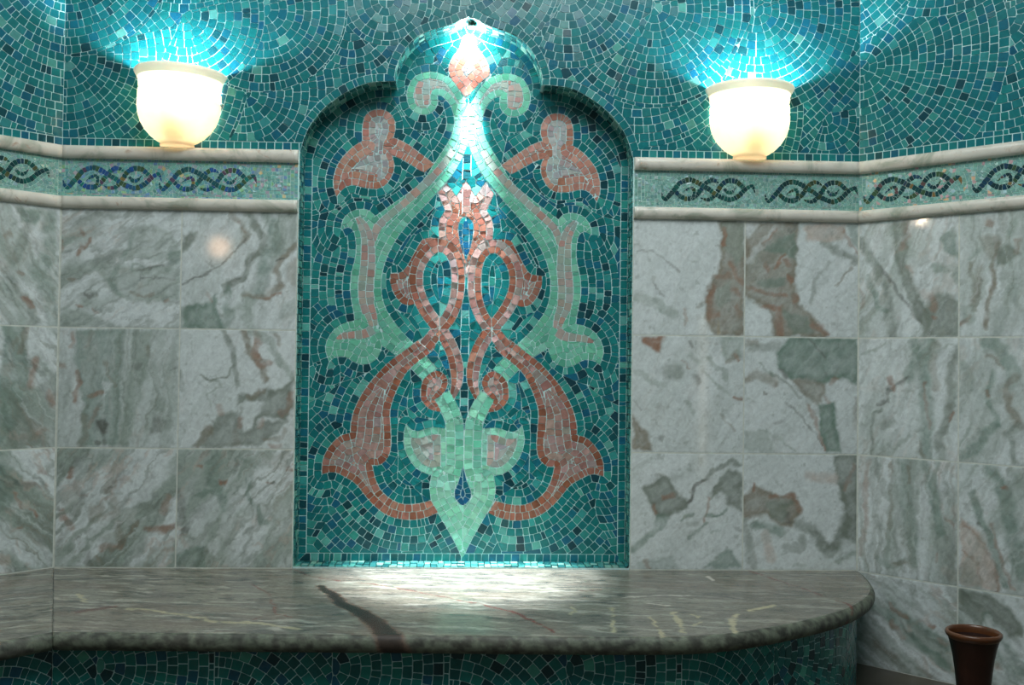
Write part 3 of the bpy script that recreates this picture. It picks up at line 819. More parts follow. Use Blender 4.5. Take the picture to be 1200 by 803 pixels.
T('BL21', WB, 200, 520, 5.353, 0.8, 1.0, [
 ('L','G',[(490,230),(480,300),(500,350),(560,400),(560,480),(600,500)],34,.85),('L','G',[(290,80),(260,230),(300,280)],80,.6),('L','G',[(330,310),(340,400)],60,.7),('L','k',[(60,300),(70,420),(60,480)],50,.5),('L','r',[(335,238),(350,236)],30,.95),('L','r',[(730,160),(765,155)],22,.9),
 ('L','k',[(640,240),(652,238)],18,.9),('L','r',[(605,244),(630,242)],12,.8),('L','r',[(185,152),(195,155)],20,.8),('L','r',[(425,355),(450,350)],20,.6),('L','G',[(160,330),(250,300)],22,.7),('L','k',[(90,535),(100,545)],24,.6),('P','G',[(30,700),(200,640),(230,770),(30,775)],.7),
 ('P','w',[(370,300),(470,330),(390,480),(350,600),(300,560)],.6),('P','w',[(240,620),(320,580),(300,720),(240,680)],.7),('P','b',[(560,60),(750,50),(740,140),(640,160)],.45),('L','G',[(470,90),(540,160)],24,.6)],1.2)
T('BR00', WB, 735, 250, 5.353, 0.06, 1.1, [
 ('P','b',[(570,55),(735,55),(735,768),(545,768),(500,690),(478,640),(490,520),(540,400),(585,280),(590,150)],.95),('P','g',[(590,60),(735,60),(735,260),(680,330),(610,230)],.7),('P','g',[(540,520),(620,420),(640,560),(560,600)],.6),('L','r',[(605,105),(605,200)],20,.9),
 ('L','r',[(540,465),(505,540),(510,650),(560,640)],32,.9),('L','r',[(545,400),(620,390)],26,.6),('L','r',[(650,330),(665,400),(720,430)],30,.7),('L','r',[(660,490),(690,510)],30,.6),('L','r',[(680,600),(710,640)],30,.6),('L','y',[(560,690),(570,760)],18,.6),
 ('L','g',[(50,535),(180,560),(240,600),(300,630)],50,.6),('L','k',[(60,245),(160,240),(250,300),(330,372)],7,.5),('L','k',[(165,450),(230,525)],7,.6),('L','r',[(365,610),(370,690)],16,.5),('L','b',[(440,590),(480,550)],14,.5)])
T('BR01', WB, 865, 250, 5.353, 0.12, 0.8, [
 ('P','b',[(36,60),(385,58),(360,180),(352,440),(385,585),(560,740),(562,772),(205,772),(210,650),(150,590),(36,510)],.95),('P','G',[(150,220),(350,120),(355,300),(250,260)],.85),('P','G',[(120,430),(300,400),(280,460),(150,460)],.7),('P','G',[(280,600),(420,660),(470,740),(330,770)],.6),
 ('P','w',[(40,610),(130,592),(195,650),(185,770),(36,770)],1.0),('P','w',[(45,65),(130,70),(60,150),(40,140)],.9),('L','w',[(230,85),(140,190),(60,300)],34,.7),('L','r',[(240,100),(190,150),(150,190)],14,.8),('L','k',[(375,62),(320,115)],18,.8),
 ('L','r',[(60,460),(120,490),(200,510),(300,520)],22,.7),('L','r',[(160,590),(260,605)],26,.9),('L','r',[(265,610),(245,700),(250,760)],44,.85),('L','r',[(470,700),(520,710),(555,750)],36,.9),('L','r',[(170,310),(190,350)],24,.9),('L','r',[(275,275),(240,350)],16,.9),('L','r',[(300,310),(310,330)],24,.8),('L','r',[(325,400),(335,430)],22,.9),('L','r',[(355,510),(360,560)],26,.9),
 ('L','d',[(545,190),(620,245),(690,280),(750,320)],44,.8),('P','p',[(420,75),(680,70),(660,170),(560,180),(420,160)],.8),('L','r',[(660,100),(690,180),(750,262)],14,.8),('L','b',[(710,345),(660,400),(610,455)],12,.7),('L','d',[(570,320),(490,420),(450,560)],24,.6),('P','G',[(700,80),(752,80),(752,230),(700,170)],.6)])
T('BR10', WB, 735, 388, 5.463, 0.14, 1.0, [
 ('P','r',[(92,38),(228,38),(218,100),(210,140),(150,110),(95,70)],1),('L','r',[(110,60),(200,120)],30,.9),('P','b',[(28,540),(70,590),(120,655),(158,768),(28,768)],.95),('L','d',[(270,270),(300,240),(330,290)],70,.6),('L','k',[(430,290),(450,330)],34,.6),
 ('P','g',[(605,38),(738,38),(735,170),(630,200),(600,140)],.7),('L','b',[(640,200),(690,180),(700,140)],28,.7),('L','r',[(700,150),(722,190)],14,.8),('L','r',[(672,420),(700,432),(730,442)],14,.95),('L','g',[(510,170),(560,220),(620,260),(625,310)],26,.7),('L','g',[(500,270),(570,350),(640,400)],14,.6),
 ('L','g',[(60,260),(170,330),(230,330)],34,.5),('L','k',[(400,80),(412,95)],24,.8),('L','r',[(345,190),(390,260)],9,.6),('L','b',[(600,540),(640,590),(680,650)],12,.5),('L','g',[(400,160),(450,210)],30,.5),('L','k',[(200,690),(215,700)],18,.5),('L','g',[(390,460),(420,530)],26,.5),('L','k',[(50,440),(100,500)],7,.5)])
T('BR11', WB, 865, 388, 5.463, 0.1, 0.9, [
 ('P','G',[(236,130),(270,80),(330,42),(762,42),(762,340),(720,320),(700,300),(590,312),(530,332),(440,300),(330,300),(262,250)],1),('L','k',[(440,60),(500,110),(545,180)],12,.6),('L','k',[(270,260),(300,290)],24,.7),
 ('P','b',[(330,300),(440,300),(560,330),(545,430),(500,480),(430,420),(370,350)],.85),('P','G',[(500,480),(610,460),(630,560),(655,778),(565,778),(520,690)],1),('L','r',[(440,480),(480,560),(510,680),(550,760)],20,.8),('L','r',[(590,330),(640,300)],22,.7),('L','r',[(560,420),(580,460)],16,.7),
 ('L','b',[(40,320),(110,285),(190,300),(230,330)],46,.8),('L','d',[(200,280),(290,320),(360,380),(400,440)],12,.8),('L','k',[(310,450),(400,550),(480,660),(530,740)],8,.6),('P','b',[(40,50),(120,60),(130,110),(50,100)],.6),('L','g',[(130,640),(260,690),(360,770)],9,.6),
 ('L','k',[(160,392),(185,398)],12,.9),('L','k',[(235,590),(250,580)],26,.5),('P','g',[(40,640),(180,650),(220,770),(40,770)],.5),('L','g',[(140,215),(220,290)],14,.6),('L','b',[(740,440),(745,620)],24,.5),('P','d',[(60,95),(260,60),(250,110),(60,140)],.5)])
T('BR20', WB, 735, 525, 5.463, 0.08, 0.7, [
 ('P','d',[(108,250),(160,215),(218,160),(262,195),(330,290),(385,345),(370,385),(250,440),(190,435),(140,350)],.95),('L','r',[(230,310),(290,295)],30,.7),('L','r',[(170,370),(180,410)],20,.7),('L','G',[(215,430),(190,520),(140,560),(60,630),(40,650)],44,.8),('L','G',[(250,440),(215,520)],26,.7),
 ('L','k',[(385,352),(405,300),(435,250),(490,210)],18,.9),('L','d',[(490,208),(560,140),(668,88),(725,120)],26,.9),('P','d',[(525,330),(560,255),(640,135),(735,165),(735,400),(690,370),(640,370),(632,300),(590,285)],.95),('L','r',[(515,320),(490,480)],14,.8),('L','G',[(500,440),(560,445),(630,400)],16,.9),
 ('L','G',[(335,470),(415,425)],18,.8),('L','G',[(390,580),(440,550),(510,490)],12,.7),('L','G',[(540,550),(590,530)],12,.6),('P','G',[(495,765),(580,690),(625,640),(660,655),(690,700),(740,765)],.8),('L','k',[(690,510),(720,520)],22,.5),('P','G',[(60,720),(300,700),(330,770),(60,772)],.4),('L','r',[(110,720),(130,760)],24,.5),('L','d',[(390,500),(440,500)],30,.4)])
T('BR21', WB, 865, 525, 5.463, 0.1, 0.6, [
 ('P','b',[(30,310),(90,240),(160,250),(260,305),(350,280),(392,400),(340,505),(270,495),(185,430),(30,445)],.95),('P','G',[(180,350),(330,330),(300,480),(220,450)],.5),('L','r',[(85,270),(95,230)],18,.9),('L','r',[(210,310),(250,305)],24,.8),('L','r',[(300,300),(350,300),(385,400)],26,.8),('L','k',[(320,420),(325,470)],26,.7),
 ('L','d',[(390,490),(470,510),(520,600),(590,668),(640,590),(690,450)],66,.95),('P','d',[(610,45),(762,45),(762,600),(660,565),(685,420),(640,260)],.95),('L','r',[(740,110),(680,260)],24,.5),('L','G',[(110,490),(180,500),(270,530)],54,.85),('L','d',[(45,470),(60,600),(95,770)],46,.7),('L','d',[(290,620),(390,640),(400,570)],40,.7),
 ('L','g',[(640,730),(700,690),(760,670)],26,.7),('L','p',[(450,170),(610,200)],60,.6),('L','g',[(360,740),(420,750)],26,.5),('L','p',[(180,560),(200,700)],60,.6)])
T('RW00', WR, 1000, 240, 5.02, 0.45, 1.15, [
 ('L','d',[(40,200),(130,350),(195,500),(240,770)],44,.8),('L','k',[(165,370),(260,520),(330,590),(400,690)],14,.7),('L','G',[(90,430),(150,600),(200,630)],30,.7),('P','d',[(240,100),(330,100),(330,380),(390,540),(480,640),(440,780),(390,690),(310,500),(250,300)],.85),
 ('P','d',[(420,630),(500,520),(625,560),(625,778),(450,778)],.85),('P','G',[(510,200),(600,140),(620,330),(540,280)],.7),('L','G',[(480,360),(530,390),(600,370),(615,440)],40,.7),('L','r',[(415,525),(450,550),(490,600)],36,.6),('L','r',[(310,110),(325,180),(300,260)],40,.5),('L','r',[(340,375),(350,385)],22,.7),('L','r',[(485,650),(495,655)],18,.9),('L','r',[(40,500),(65,560),(60,620)],16,.5)])
T('RW01', WR, 1000, 240, 5.02, 0.4, 1.5, [
 ('L','b',[(690,340),(715,480),(690,590)],20,.8),('L','b',[(745,360),(740,480),(715,620)],26,.8),('L','b',[(860,240),(820,350),(838,430),(800,600),(785,740)],22,.9),('P','b',[(750,200),(860,180),(890,260),(820,320),(770,280)],.6),('P','d',[(850,270),(930,250),(985,280),(930,330),(850,360)],.9),
 ('L','r',[(790,110),(815,120)],34,.9),('L','r',[(955,285),(975,265),(975,200)],20,.8),('L','r',[(640,700),(690,665)],22,.7),('P','g',[(640,600),(730,580),(720,700),(650,690)],.6),('L','g',[(920,180),(1000,60)],30,.6),('L','G',[(690,300),(740,260)],24,.5)])
T('RW10', WR, 1000, 390, 5.02, 0.35, 1.2, [
 ('L','G',[(365,40),(372,130),(350,200),(330,265)],52,.85),('L','G',[(445,40),(420,200),(440,400),(430,730)],66,.75),('L','r',[(425,300),(440,450),(445,560)],14,.6),('L','b',[(490,60),(470,200),(495,330)],34,.6),('L','d',[(610,110),(580,230),(585,380),(560,520),(510,600),(530,740)],46,.85),
 ('L','k',[(340,262),(270,300),(215,340),(205,400),(150,420)],16,.8),('L','r',[(225,265),(250,330)],26,.7),('L','d',[(170,450),(120,480),(100,600),(120,710)],14,.8),('L','r',[(600,475),(580,530)],12,.9),('L','d',[(180,540),(225,530)],40,.6),('L','g',[(490,120),(560,60),(620,70)],12,.7),('L','g',[(60,130),(200,60)],12,.6),('L','g',[(230,700),(330,600)],14,.5),('L','b',[(395,640),(410,720)],22,.6)])
T('RW11', WR, 1000, 390, 5.02, 0.4, 1.3, [
 ('L','G',[(800,50),(890,120),(960,230),(935,300)],60,.8),('L','b',[(960,260),(905,310),(920,420),(985,540)],36,.85),('L','d',[(985,540),(920,600),(955,760)],30,.8),('L','G',[(840,240),(790,330),(800,400),(855,510),(845,550)],22,.85),('L','b',[(800,140),(850,160),(890,200)],18,.7),('L','r',[(785,340),(800,380)],14,.7),
 ('L','G',[(850,550),(770,580),(760,660),(640,730)],40,.85),('L','g',[(640,180),(700,260),(690,340)],30,.5),('L','g',[(640,660),(690,520)],12,.6),('P','w',[(840,200),(890,195),(880,290),(850,300)],.7)])
T('RW20', WR, 1000, 530, 4.225, 0.55, 1.5, [
 ('L','G',[(260,40),(270,250),(290,400),(300,540)],60,.7),('L','G',[(360,70),(410,220),(430,400)],44,.8),('L','r',[(80,40),(60,190),(70,320),(40,500)],20,.5),('L','b',[(190,50),(190,250),(185,380)],14,.7),('L','r',[(280,70),(290,150)],14,.6),('L','d',[(120,60),(155,200)],24,.5),('L','G',[(130,520),(180,560),(260,540)],26,.7),('L','b',[(200,545),(270,550)],16,.7),('L','d',[(470,440),(510,640)],44,.6),('L','r',[(470,320),(500,360)],14,.6),('L','r',[(415,500),(415,540)],14,.6),('P','w',[(330,60),(360,260),(380,420),(340,560),(310,300)],.6)])
T('RW21', WR, 1000, 530, 4.225, 0.4, 1.1, [
 ('P','p',[(535,320),(620,400),(720,600),(730,690),(535,640)],.75),('L','r',[(545,340),(640,450),(710,560),(725,690)],10,.7),('L','r',[(535,490),(610,540),(650,640)],9,.6),('L','G',[(680,60),(760,250),(790,430),(840,600)],60,.85),('L','G',[(600,200),(640,340),(700,480),(760,660)],30,.8),('L','r',[(690,350),(700,420),(750,560),(800,680)],10,.7),('L','r',[(745,170),(755,175)],18,.9),('L','k',[(630,360),(632,362)],18,.8),('L','g',[(800,90),(845,150)],40,.7),('L','d',[(540,600),(620,640)],60,.6)])
T('RW30', WR, 1000, 670, 6.0, 0.8, -0.62, [
 ('L','G',[(60,200),(250,310),(300,380),(470,510),(650,650)],60,.85),('L','G',[(270,240),(390,330),(560,430),(660,520)],54,.7),('L','d',[(80,440),(250,570),(400,690),(550,780)],100,.8),('L','r',[(280,250),(370,320)],30,.7),('L','r',[(280,370),(360,450)],36,.7),('L','r',[(540,375),(560,385)],26,.8),('L','r',[(600,475),(650,510)],22,.7),('L','b',[(460,680),(540,730)],26,.7),('L','b',[(160,500),(300,590)],40,.5),('L','g',[(220,60),(420,220)],40,.5),('L','g',[(480,120),(700,300)],20,.5),('P','G',[(0,520),(60,640),(250,800),(0,800)],.5)])
T('RW31', WR, 1000, 670, 6.0, 0.7, -0.8, [
 ('P','d',[(752,125),(960,150),(1110,270),(1200,380),(1200,450),(1090,470),(950,305),(900,380),(760,270)],.95),('L','G',[(940,320),(1050,480),(1150,620),(1200,700)],60,.8),('L','G',[(1000,600),(1080,660),(1130,760)],90,.6),('L','w',[(950,330),(1060,460),(1200,600)],44,.8),('L','r',[(1010,650),(1020,680)],30,.6)])
T('LW00', WL, 0, 230, 2.68, 0.5, 1.0, [
 ('L','d',[(60,40),(100,60),(70,130),(50,190),(12,235),(60,300),(95,340),(100,395)],24,.85),('P','G',[(50,35),(130,40),(110,80),(60,80)],.7),('L','G',[(150,60),(150,200),(115,240),(150,300),(160,395)],40,.7),('L','r',[(80,320),(95,350)],12,.9),('L','r',[(60,235),(70,240)],12,.7),('L','g',[(0,280),(60,350),(70,395)],24,.6),('L','r',[(15,130),(30,120)],10,.7)])
T('LW10', WL, 0, 230, 2.68, 0.9, 1.05, [
 ('P','G',[(0,400),(70,400),(90,520),(60,700),(0,780)],.7),('P','d',[(60,640),(180,560),(180,790),(20,790)],.6),('L','r',[(115,515),(95,570),(90,600)],18,.8),('L','r',[(150,615),(160,650)],20,.7),('L','b',[(80,415),(65,480)],16,.7),('L','b',[(45,460),(35,470)],16,.6),('L','r',[(140,740),(100,760)],14,.6),('L','w',[(90,440),(120,430),(90,500)],14,.6)],1.2)
T('LW20', WL, 0, 500, 4.46, 0.9, 0.8, [
 ('P','G',[(0,140),(80,300),(60,420),(0,440)],.6),('L','k',[(60,290),(130,310),(200,310)],24,.5),('L','r',[(75,350),(95,380),(115,410)],14,.7),('L','r',[(155,430),(185,450),(200,480)],14,.8),('L','r',[(50,545),(110,520)],14,.7),('L','r',[(190,235),(240,240)],14,.6),('L','r',[(230,315),(240,325)],12,.6),('L','w',[(10,180),(40,190)],40,.6),('L','w',[(140,150),(150,190)],30,.6),('P','d',[(130,540),(270,480),(270,640),(180,600)],.6)],1.2)

def gen(seed, flow): return (0.6, flow, [], 1.0)
UB = [XL, WB.at(211.6, 385.2)[0], NL, NR, WB.at(871.5, 394.6)[0], XR]
ur = WR.at(1124.5, 395.4)[0]
def clad(name, frame, cells, parent):
    V = []; F = []; C = []
    for i, (key, u0, v0, u1, v1) in enumerate(cells):
        base, flow, fe, wp = FEATS.get(key, gen(i, 0.4+0.5*i))
        sd = (sum(ord(ch)*(q+3) for q, ch in enumerate(key)) % 97)+3
        tile_grid(frame, u0, v0, u1, v1, lambda P: paint(P, fe, sd, flow, base, wp), V, F, C)
    return mesh_obj(name, V, F, m_marble, parent, vcol=C)
e = 0.0010
clad('marble_cladding', WB, [('BL00', UB[0]+.004, ZR1, UB[1], ZM2), ('BL01', UB[1], ZR1, UB[2]-.001, ZM2), ('BL10', UB[0]+.004, ZR2, UB[1], ZR1), ('BL11', UB[1], ZR2, UB[2]-.001, ZR1),
     ('BL20', UB[0]+.004, ZB+e, UB[1], ZR2), ('BL21', UB[1], ZB+e, UB[2]-.001, ZR2)], wall_back)
clad('marble_cladding', WB, [('BR00', UB[3]+.001, ZR1, UB[4], ZM2), ('BR01', UB[4], ZR1, UB[5]-.003, ZM2), ('BR10', UB[3]+.001, ZR2, UB[4], ZR1), ('BR11', UB[4], ZR2, UB[5]-.003, ZR1),
     ('BR20', UB[3]+.001, ZB+e, UB[4], ZR2), ('BR21', UB[4], ZB+e, UB[5]-.003, ZR2)], wall_back)
clad('marble_cladding', WL, [('LW00', .003, ZR1, .305, ZM2), ('LW10', .003, ZR2, .305, ZR1), ('LW20', .003, ZB+e, .305, ZR2), ('LX0', .305, ZR1, .61, ZM2), ('LX1', .305, ZR2, .61, ZR1), ('LX2', .305, ZB+e, .61, ZR2)], wall_left)
clad('marble_cladding', WR, [('RW00', .003, ZR1, ur, ZM2), ('RW10', .003, ZR2, ur, ZR1), ('RW20', .003, ZB, ur, ZR2), ('RW30', .003, 0.0, ur, ZB),
     ('RW01', ur, ZR1, ur+.305, ZM2), ('RW11', ur, ZR2, ur+.305, ZR1), ('RW21', ur, ZB, ur+.305, ZR2), ('RW31', ur, 0.0, ur+.305, ZB),
     ('RX0', ur+.305, ZR1, ur+.61, ZM2), ('RX1', ur+.305, ZR2, ur+.61, ZR1), ('RX2', ur+.305, ZB, ur+.61, ZR2), ('RX3', ur+.305, 0.0, ur+.61, ZB)], wall_right)
# pale joint bed behind the marble
def bed(frame, u0, v0, u1, v1, parent):
    V = [frame.p(u0, v0, 0), frame.p(u1, v0, 0), frame.p(u1, v1, 0), frame.p(u0, v1, 0)]; V += [frame.p(u0, v0, .0057), frame.p(u1, v0, .0057), frame.p(u1, v1, .0057), frame.p(u0, v1, .0057)]
    o = mesh_obj('joint_bed', V, [(0,1,2,3),(4,5,6,7),(0,1,5,4),(1,2,6,5),(2,3,7,6),(3,0,4,7)], m_joint, parent); fix_normals(o)
bed(WB, XL+.002, ZB-.03, NL-.001, ZM, wall_back); bed(WB, NR+.001, ZB-.03, XR-.002, ZM, wall_back)
bed(WL, .001, ZB-.03, .61, ZM, wall_left); bed(WR, .001, 0.0, ur+.61, ZM, wall_right)

# ------------------------------------------------------------------ mouldings
MT = Mat('moulding_marble')
_v = MT.coord((1, 1, 1))
_n1 = MT.noise(9, 5, 0.6, _v, 1.5); _n2 = MT.noise(16, 5, 0.65, _v, 2.0)
_c = MT.ramp(_n1, [(0.36, rgba((226,220,210))), (0.52, rgba((214,208,198))), (0.64, rgba((172,176,162))), (0.74, rgba((200,178,160)))])
_r = MT.ramp(_n2, [(0.60, (0, 0, 0, 1)), (0.72, (1, 1, 1, 1))])
MT.l(MT.mix(_c, rgba((186,158,138)), _r), MT.b.inputs['Base Color']); MT.set(Roughness=0.25)
m_trim = MT.m
def moulding(idx, frame, u0, u1, z0, z1, m0, m1, label, pr=0.019):
    """half-round marble moulding; m0/m1 = +1 when that end is mitred into a corner"""
    n = 14; prof = [(0.0, z0)]
    for i in range(n+1):
        a = -PI/2+PI*i/n
        prof.append((pr-0.009+0.0105*math.cos(a) if True else 0, (z0+z1)/2+(z1-z0)/2*math.sin(a)))
    prof.append((0.0, z1))
    t = math.tan(PI/8); V = []; F = []; N = 60
    for i in range(N+1):
        f = i/N
        for d, z in prof:
            a = u0+m0*d*t; b = u1-m1*d*t
            V.append(frame.p(a+(b-a)*f, z, d))
    k = len(prof)
    for i in range(N):
        for q in range(k-1): F.append((i*k+q, (i+1)*k+q, (i+1)*k+q+1, i*k+q+1))
    F.append(tuple(range(k))); F.append(tuple(N*k+q for q in range(k)))
    o = mesh_obj('trim_%d' % idx, V, F, m_trim); fix_normals(o)
    o.data.polygons.foreach_set('use_smooth', [len(p.vertices) == 4 for p in o.data.polygons])
    o['label'] = label; o['kind'] = 'structure'
moulding(1, WL, 0, .80, ZT2, ZT, 1, 0, 'upper marble moulding on the slanting left wall')
moulding(2, WB, XL, NL-.002, ZT2, ZT, 1, 0, 'upper marble moulding under the sconce left of the niche')
moulding(3, WB, NR+.002, XR, ZT2, ZT, 0, 1, 'upper marble moulding under the sconce right of the niche')
moulding(4, WR, 0, 1.0, ZT2, ZT, 1, 0, 'upper marble moulding on the slanting right wall')
moulding(5, WL, 0, .80, ZM2, ZM, 1, 0, 'lower marble moulding on the slanting left wall')
moulding(6, WB, XL, NL-.002, ZM2, ZM, 1, 0, 'lower marble moulding left of the niche, over the marble tiles')
moulding(7, WB, NR+.002, XR, ZM2, ZM, 0, 1, 'lower marble moulding right of the niche, over the marble tiles')
moulding(8, WR, 0, 1.0, ZM2, ZM, 1, 0, 'lower marble moulding on the slanting right wall')
# ------------------------------------------------------------------ frieze bands
pal('pearl', [((128,176,166),6),((136,184,176),5),((118,168,162),4),((146,182,184),2),((150,176,170),2)])
pal('pearl_painted_sheen', [((124,182,176),6),((132,190,178),5),((112,176,182),3),((150,184,196),2),((160,178,186),1.2),((186,172,184),1.0),((150,200,150),0.9),((216,196,150),0.5),((120,160,200),1.2)])  # pearl tiles with their iridescent sheen painted in as blue, pink and gold
pal('pearl_painted_spark', [((128,176,166),6),((136,184,176),5),((120,170,164),4),((204,170,176),.8),((222,186,150),.6),((176,204,210),1)])  # pink and gold tiles stand in for glints on the pearl glass
pal('scroll', [((16,60,62),5),((16,76,74),4),((20,62,84),2.5),((46,70,48),2.5),((24,92,82),1.6),((84,90,54),0.6)])
pal('scroll_painted_sheen', [((22,86,92),4),((24,92,130),3),((30,84,150),2),((58,92,62),2.5),((24,124,118),2),((140,124,70),1),((90,70,96),1)])  # scroll tiles with the same sheen put into their colours
pal('scroll_painted_spark', [((18,58,62),5),((18,74,76),4),((22,66,92),3),((62,90,60),2.5),((140,112,70),0.9),((110,84,84),0.6)])  # scroll tiles with sparkle painted in as gold and rose
UNIT = [([(262,278),(272,318),(300,340),(340,298),(385,245),(430,192),(510,163),(590,188),(640,218),(700,253),(745,285),(800,313),(880,334),(950,303),(1000,255),(1045,220),(1080,212),(1104,272)],
         [4,12,17,20,20,19,20,20,20,19,19,19,20,20,19,17,16,3], 26),
        ([(392,278),(440,318),(500,335),(555,315),(605,265),(650,202),(705,165),(748,170),(780,192)], [17,19,20,20,19,18,19,14,2], 26),
        ([(455,278),(500,245),(540,236),(556,270),(548,318)], [3,11,15,14,14], 24),
        ([(610,322),(665,338),(715,322),(765,262),(800,206),(840,173),(890,162),(940,174),(985,212),(1012,240)], [3,14,18,19,19,20,20,20,19,17], 26),
        ([(826,236),(855,268),(895,266),(932,222)], [12,15,14,3], 24)]
def frieze(frame, u0, u1, units, palbg, palsc, label):
    vz = (ZM+ZT2)/2
    loc = frame.p((u0+u1)/2, ZM, 0)
    fr = empty('mosaic_frieze', loc, label, 'frieze', 'mosaic border bands between the mouldings')
    L = Vector(loc)
    def place(u, v, d): q = frame.p(u, v, d); return (q[0]-L.x, q[1]-L.y, q[2]-L.z)
    c = Canvas(u0, ZM-.004, u1, ZT2+.004, 0.0008); c.gap = 0.0014
    curves = []
    full = np.ones((c.H, c.W), bool)
    k = 0.25/850
    for j, (us, sgn_) in enumerate(units):
        for pts, wd, ln in UNIT[1:]+UNIT[:1]:
            q = [(us+sgn_*(x-262)*k, vz+(250-y)*k) for x, y in pts]
            curves.append(c.strip(q, [w*k*1.16 for w in wd], 1, ln*k*1.15, 'scroll%d' % j, lambda r: palsc))
    m = c.lab == 0
    b = smooth([(u0, ZM-.004, 1), (u1, ZM-.004, 1), (u1, ZT2+.004, 1), (u0, ZT2+.004, 1)], True, 0.001)
    c.fill_offset(m, curves+[b], 0.0092, 'ground', lambda r: palbg)
    by = {}
    for p, pl, poly in c.polys(): by.setdefault(p, []).append((pl, poly))
    for p in by:
        if p == 'ground': tess_mesh('pale_mosaic', by[p], place, m_pearl, fr, tilt=0.13, hgt=0.0050, base=0.0036)
        else: tess_mesh('twisted_scroll', by[p], place, m_pearl, fr, tilt=0.13, hgt=0.0053, base=0.0036)
    V = [place(u0, ZM-.004, 0), place(u1, ZM-.004, 0), place(u1, ZT2+.004, 0), place(u0, ZT2+.004, 0)]
    V += [place(u0, ZM-.004, .0042), place(u1, ZM-.004, .0042), place(u1, ZT2+.004, .0042), place(u0, ZT2+.004, .0042)]
    o = mesh_obj('grout_bed', V, [(0,1,2,3),(4,5,6,7),(0,1,5,4),(1,2,6,5),(2,3,7,6),(3,0,4,7)], m_grout_pale, fr); fix_normals(o)
g = 0.25
frieze(WL, 0.002, 0.80, [(0.030+g, -1), (0.030+g+.27, -1), (0.030+g+.54, -1)], 'pearl', 'scroll', 'pale teal mosaic band with dark scrolls on the slanting left wall')
xa = WB.at(65, 215)[0]; xb = WB.at(189, 215)[0]
frieze(WB, XL+.001, NL-.003, [(XL+.006, 1), (xb-.004, 1)], 'pearl_painted_sheen', 'scroll_painted_sheen', 'pale teal mosaic band with painted blue shimmer and two scrolls left of the niche')
xa = WB.at(774.7, 222)[0]; xb = WB.at(896, 222)[0]
frieze(WB, NR+.003, XR-.001, [(xa, 1), (xb, 1)], 'pearl', 'scroll', 'pale teal mosaic band with two scrolls right of the niche')
frieze(WR, 0.002, 1.0, [(WR.at(1013, 225)[0], 1), (WR.at(1013, 225)[0]+.272, 1), (WR.at(1013, 225)[0]+.544, 1)], 'pearl_painted_spark', 'scroll_painted_spark', 'mosaic band with painted sparkle and dark scrolls on the slanting right wall')

# ------------------------------------------------------------------ bench
bench = empty('stone_bench', (0, -0.3, 0), 'low stone bench with a veined slab and teal mosaic front under the niche', 'bench')
BL = Vector(bench.location)
def bl(p): return (p[0]-BL.x, p[1]-BL.y, p[2]-BL.z)
TH = 0.036
front = smooth([(-0.8065,-0.594,1),(-0.58,-0.600),(-0.247,-0.609),(0.086,-0.619),(0.300,-0.623),(0.43,-0.619),(0.520,-0.597),(0.60,-0.560),(0.702,-0.499),(0.817,-0.412),(0.906,-0.311),(0.962,-0.215),(0.992,-0.120),(1.006,-0.055),(1.012,-0.004,1)], False, 0.004)
def normals(Q):
    T = np.gradient(Q, axis=0); T /= np.hypot(T[:, 0], T[:, 1])[:, None]; return np.stack([T[:, 1], -T[:, 0]], 1)
ML = np.array([math.sin(PI/8), -math.cos(PI/8)])/math.cos(PI/8)         # mitre of the left corner
SLABF = []
def slab(name, Q, backs, paintfn, closed_left=None, NV=170):
    N = normals(Q)
    if closed_left is not None: N[0] = closed_left
    if name == 'wing': N[-1] = ML
    prof = []
    for i in range(NV+1): prof.append(('t', i/NV))
    for i in range(1, 13):
        a = PI*i/12; prof.append(('n', a))
    prof.append(('u', 0.03)); prof.append(('u', 0.10))
    V = []; C2 = []; k = len(prof)
    for q, b, n in zip(Q, backs, N):
        for kind, a in prof:
            if kind == 't': p = b+(q-b)*a; V.append((p[0], p[1], ZB)); C2.append((p[0], p[1]))
            elif kind == 'n':
                p = q+n*0.013*math.sin(a); z = ZB-TH/2+TH/2*math.cos(a); V.append((p[0], p[1], z)); s = q+n*(0.013*a+0.004*a*a/PI)*1.2; C2.append((s[0], s[1]))
            else: p = q-n*a; V.append((p[0], p[1], ZB-TH)); C2.append((p[0], p[1]))
    F = []
    for i in range(len(Q)-1):
        for j in range(k-1): F.append((i*k+j, (i+1)*k+j, (i+1)*k+j+1, i*k+j+1))
    F.append(tuple(range(k))); F.append(tuple((len(Q)-1)*k+j for j in range(k)))
    nose = np.array([1.0 if kd == 'n' else 0.0 for kd, a in prof]*len(Q))
    col = paintfn(np.array(C2), nose)
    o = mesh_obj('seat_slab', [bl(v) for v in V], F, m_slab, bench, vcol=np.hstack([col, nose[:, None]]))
    fix_normals(o)
    o.data.polygons.foreach_set('use_smooth', [len(p.vertices) == 4 for p in o.data.polygons])
    return o
MS = Mat('bench_stone')
_a = MS.n('ShaderNodeAttribute', attribute_name='tint')
_f = MS.ramp(MS.noise(1.0, 6, 0.7, MS.coord((70, 210, 90)), 0.8), [(0.3, (0.55, 0.55, 0.54, 1)), (0.7, (1.36, 1.34, 1.32, 1))])
MS.l(MS.mix(_a.outputs['Color'], _f, 1.0, 'MULTIPLY'), MS.b.inputs['Base Color'])
_mr = MS.n('ShaderNodeMapRange'); _mr.inputs[3].default_value = 0.24; _mr.inputs[4].default_value = 0.6; MS.l(_a.outputs['Alpha'], _mr.inputs[0]); MS.l(_mr.outputs[0], MS.b.inputs['Roughness']); MS.b.inputs['Specular IOR Level'].default_value = 0.5
m_slab = MS.m
def onbench(px, py):
    d = ray(px, py); t = (ZB-EYE[2])/d[2]; q = EYE+d*t; return q[:2]
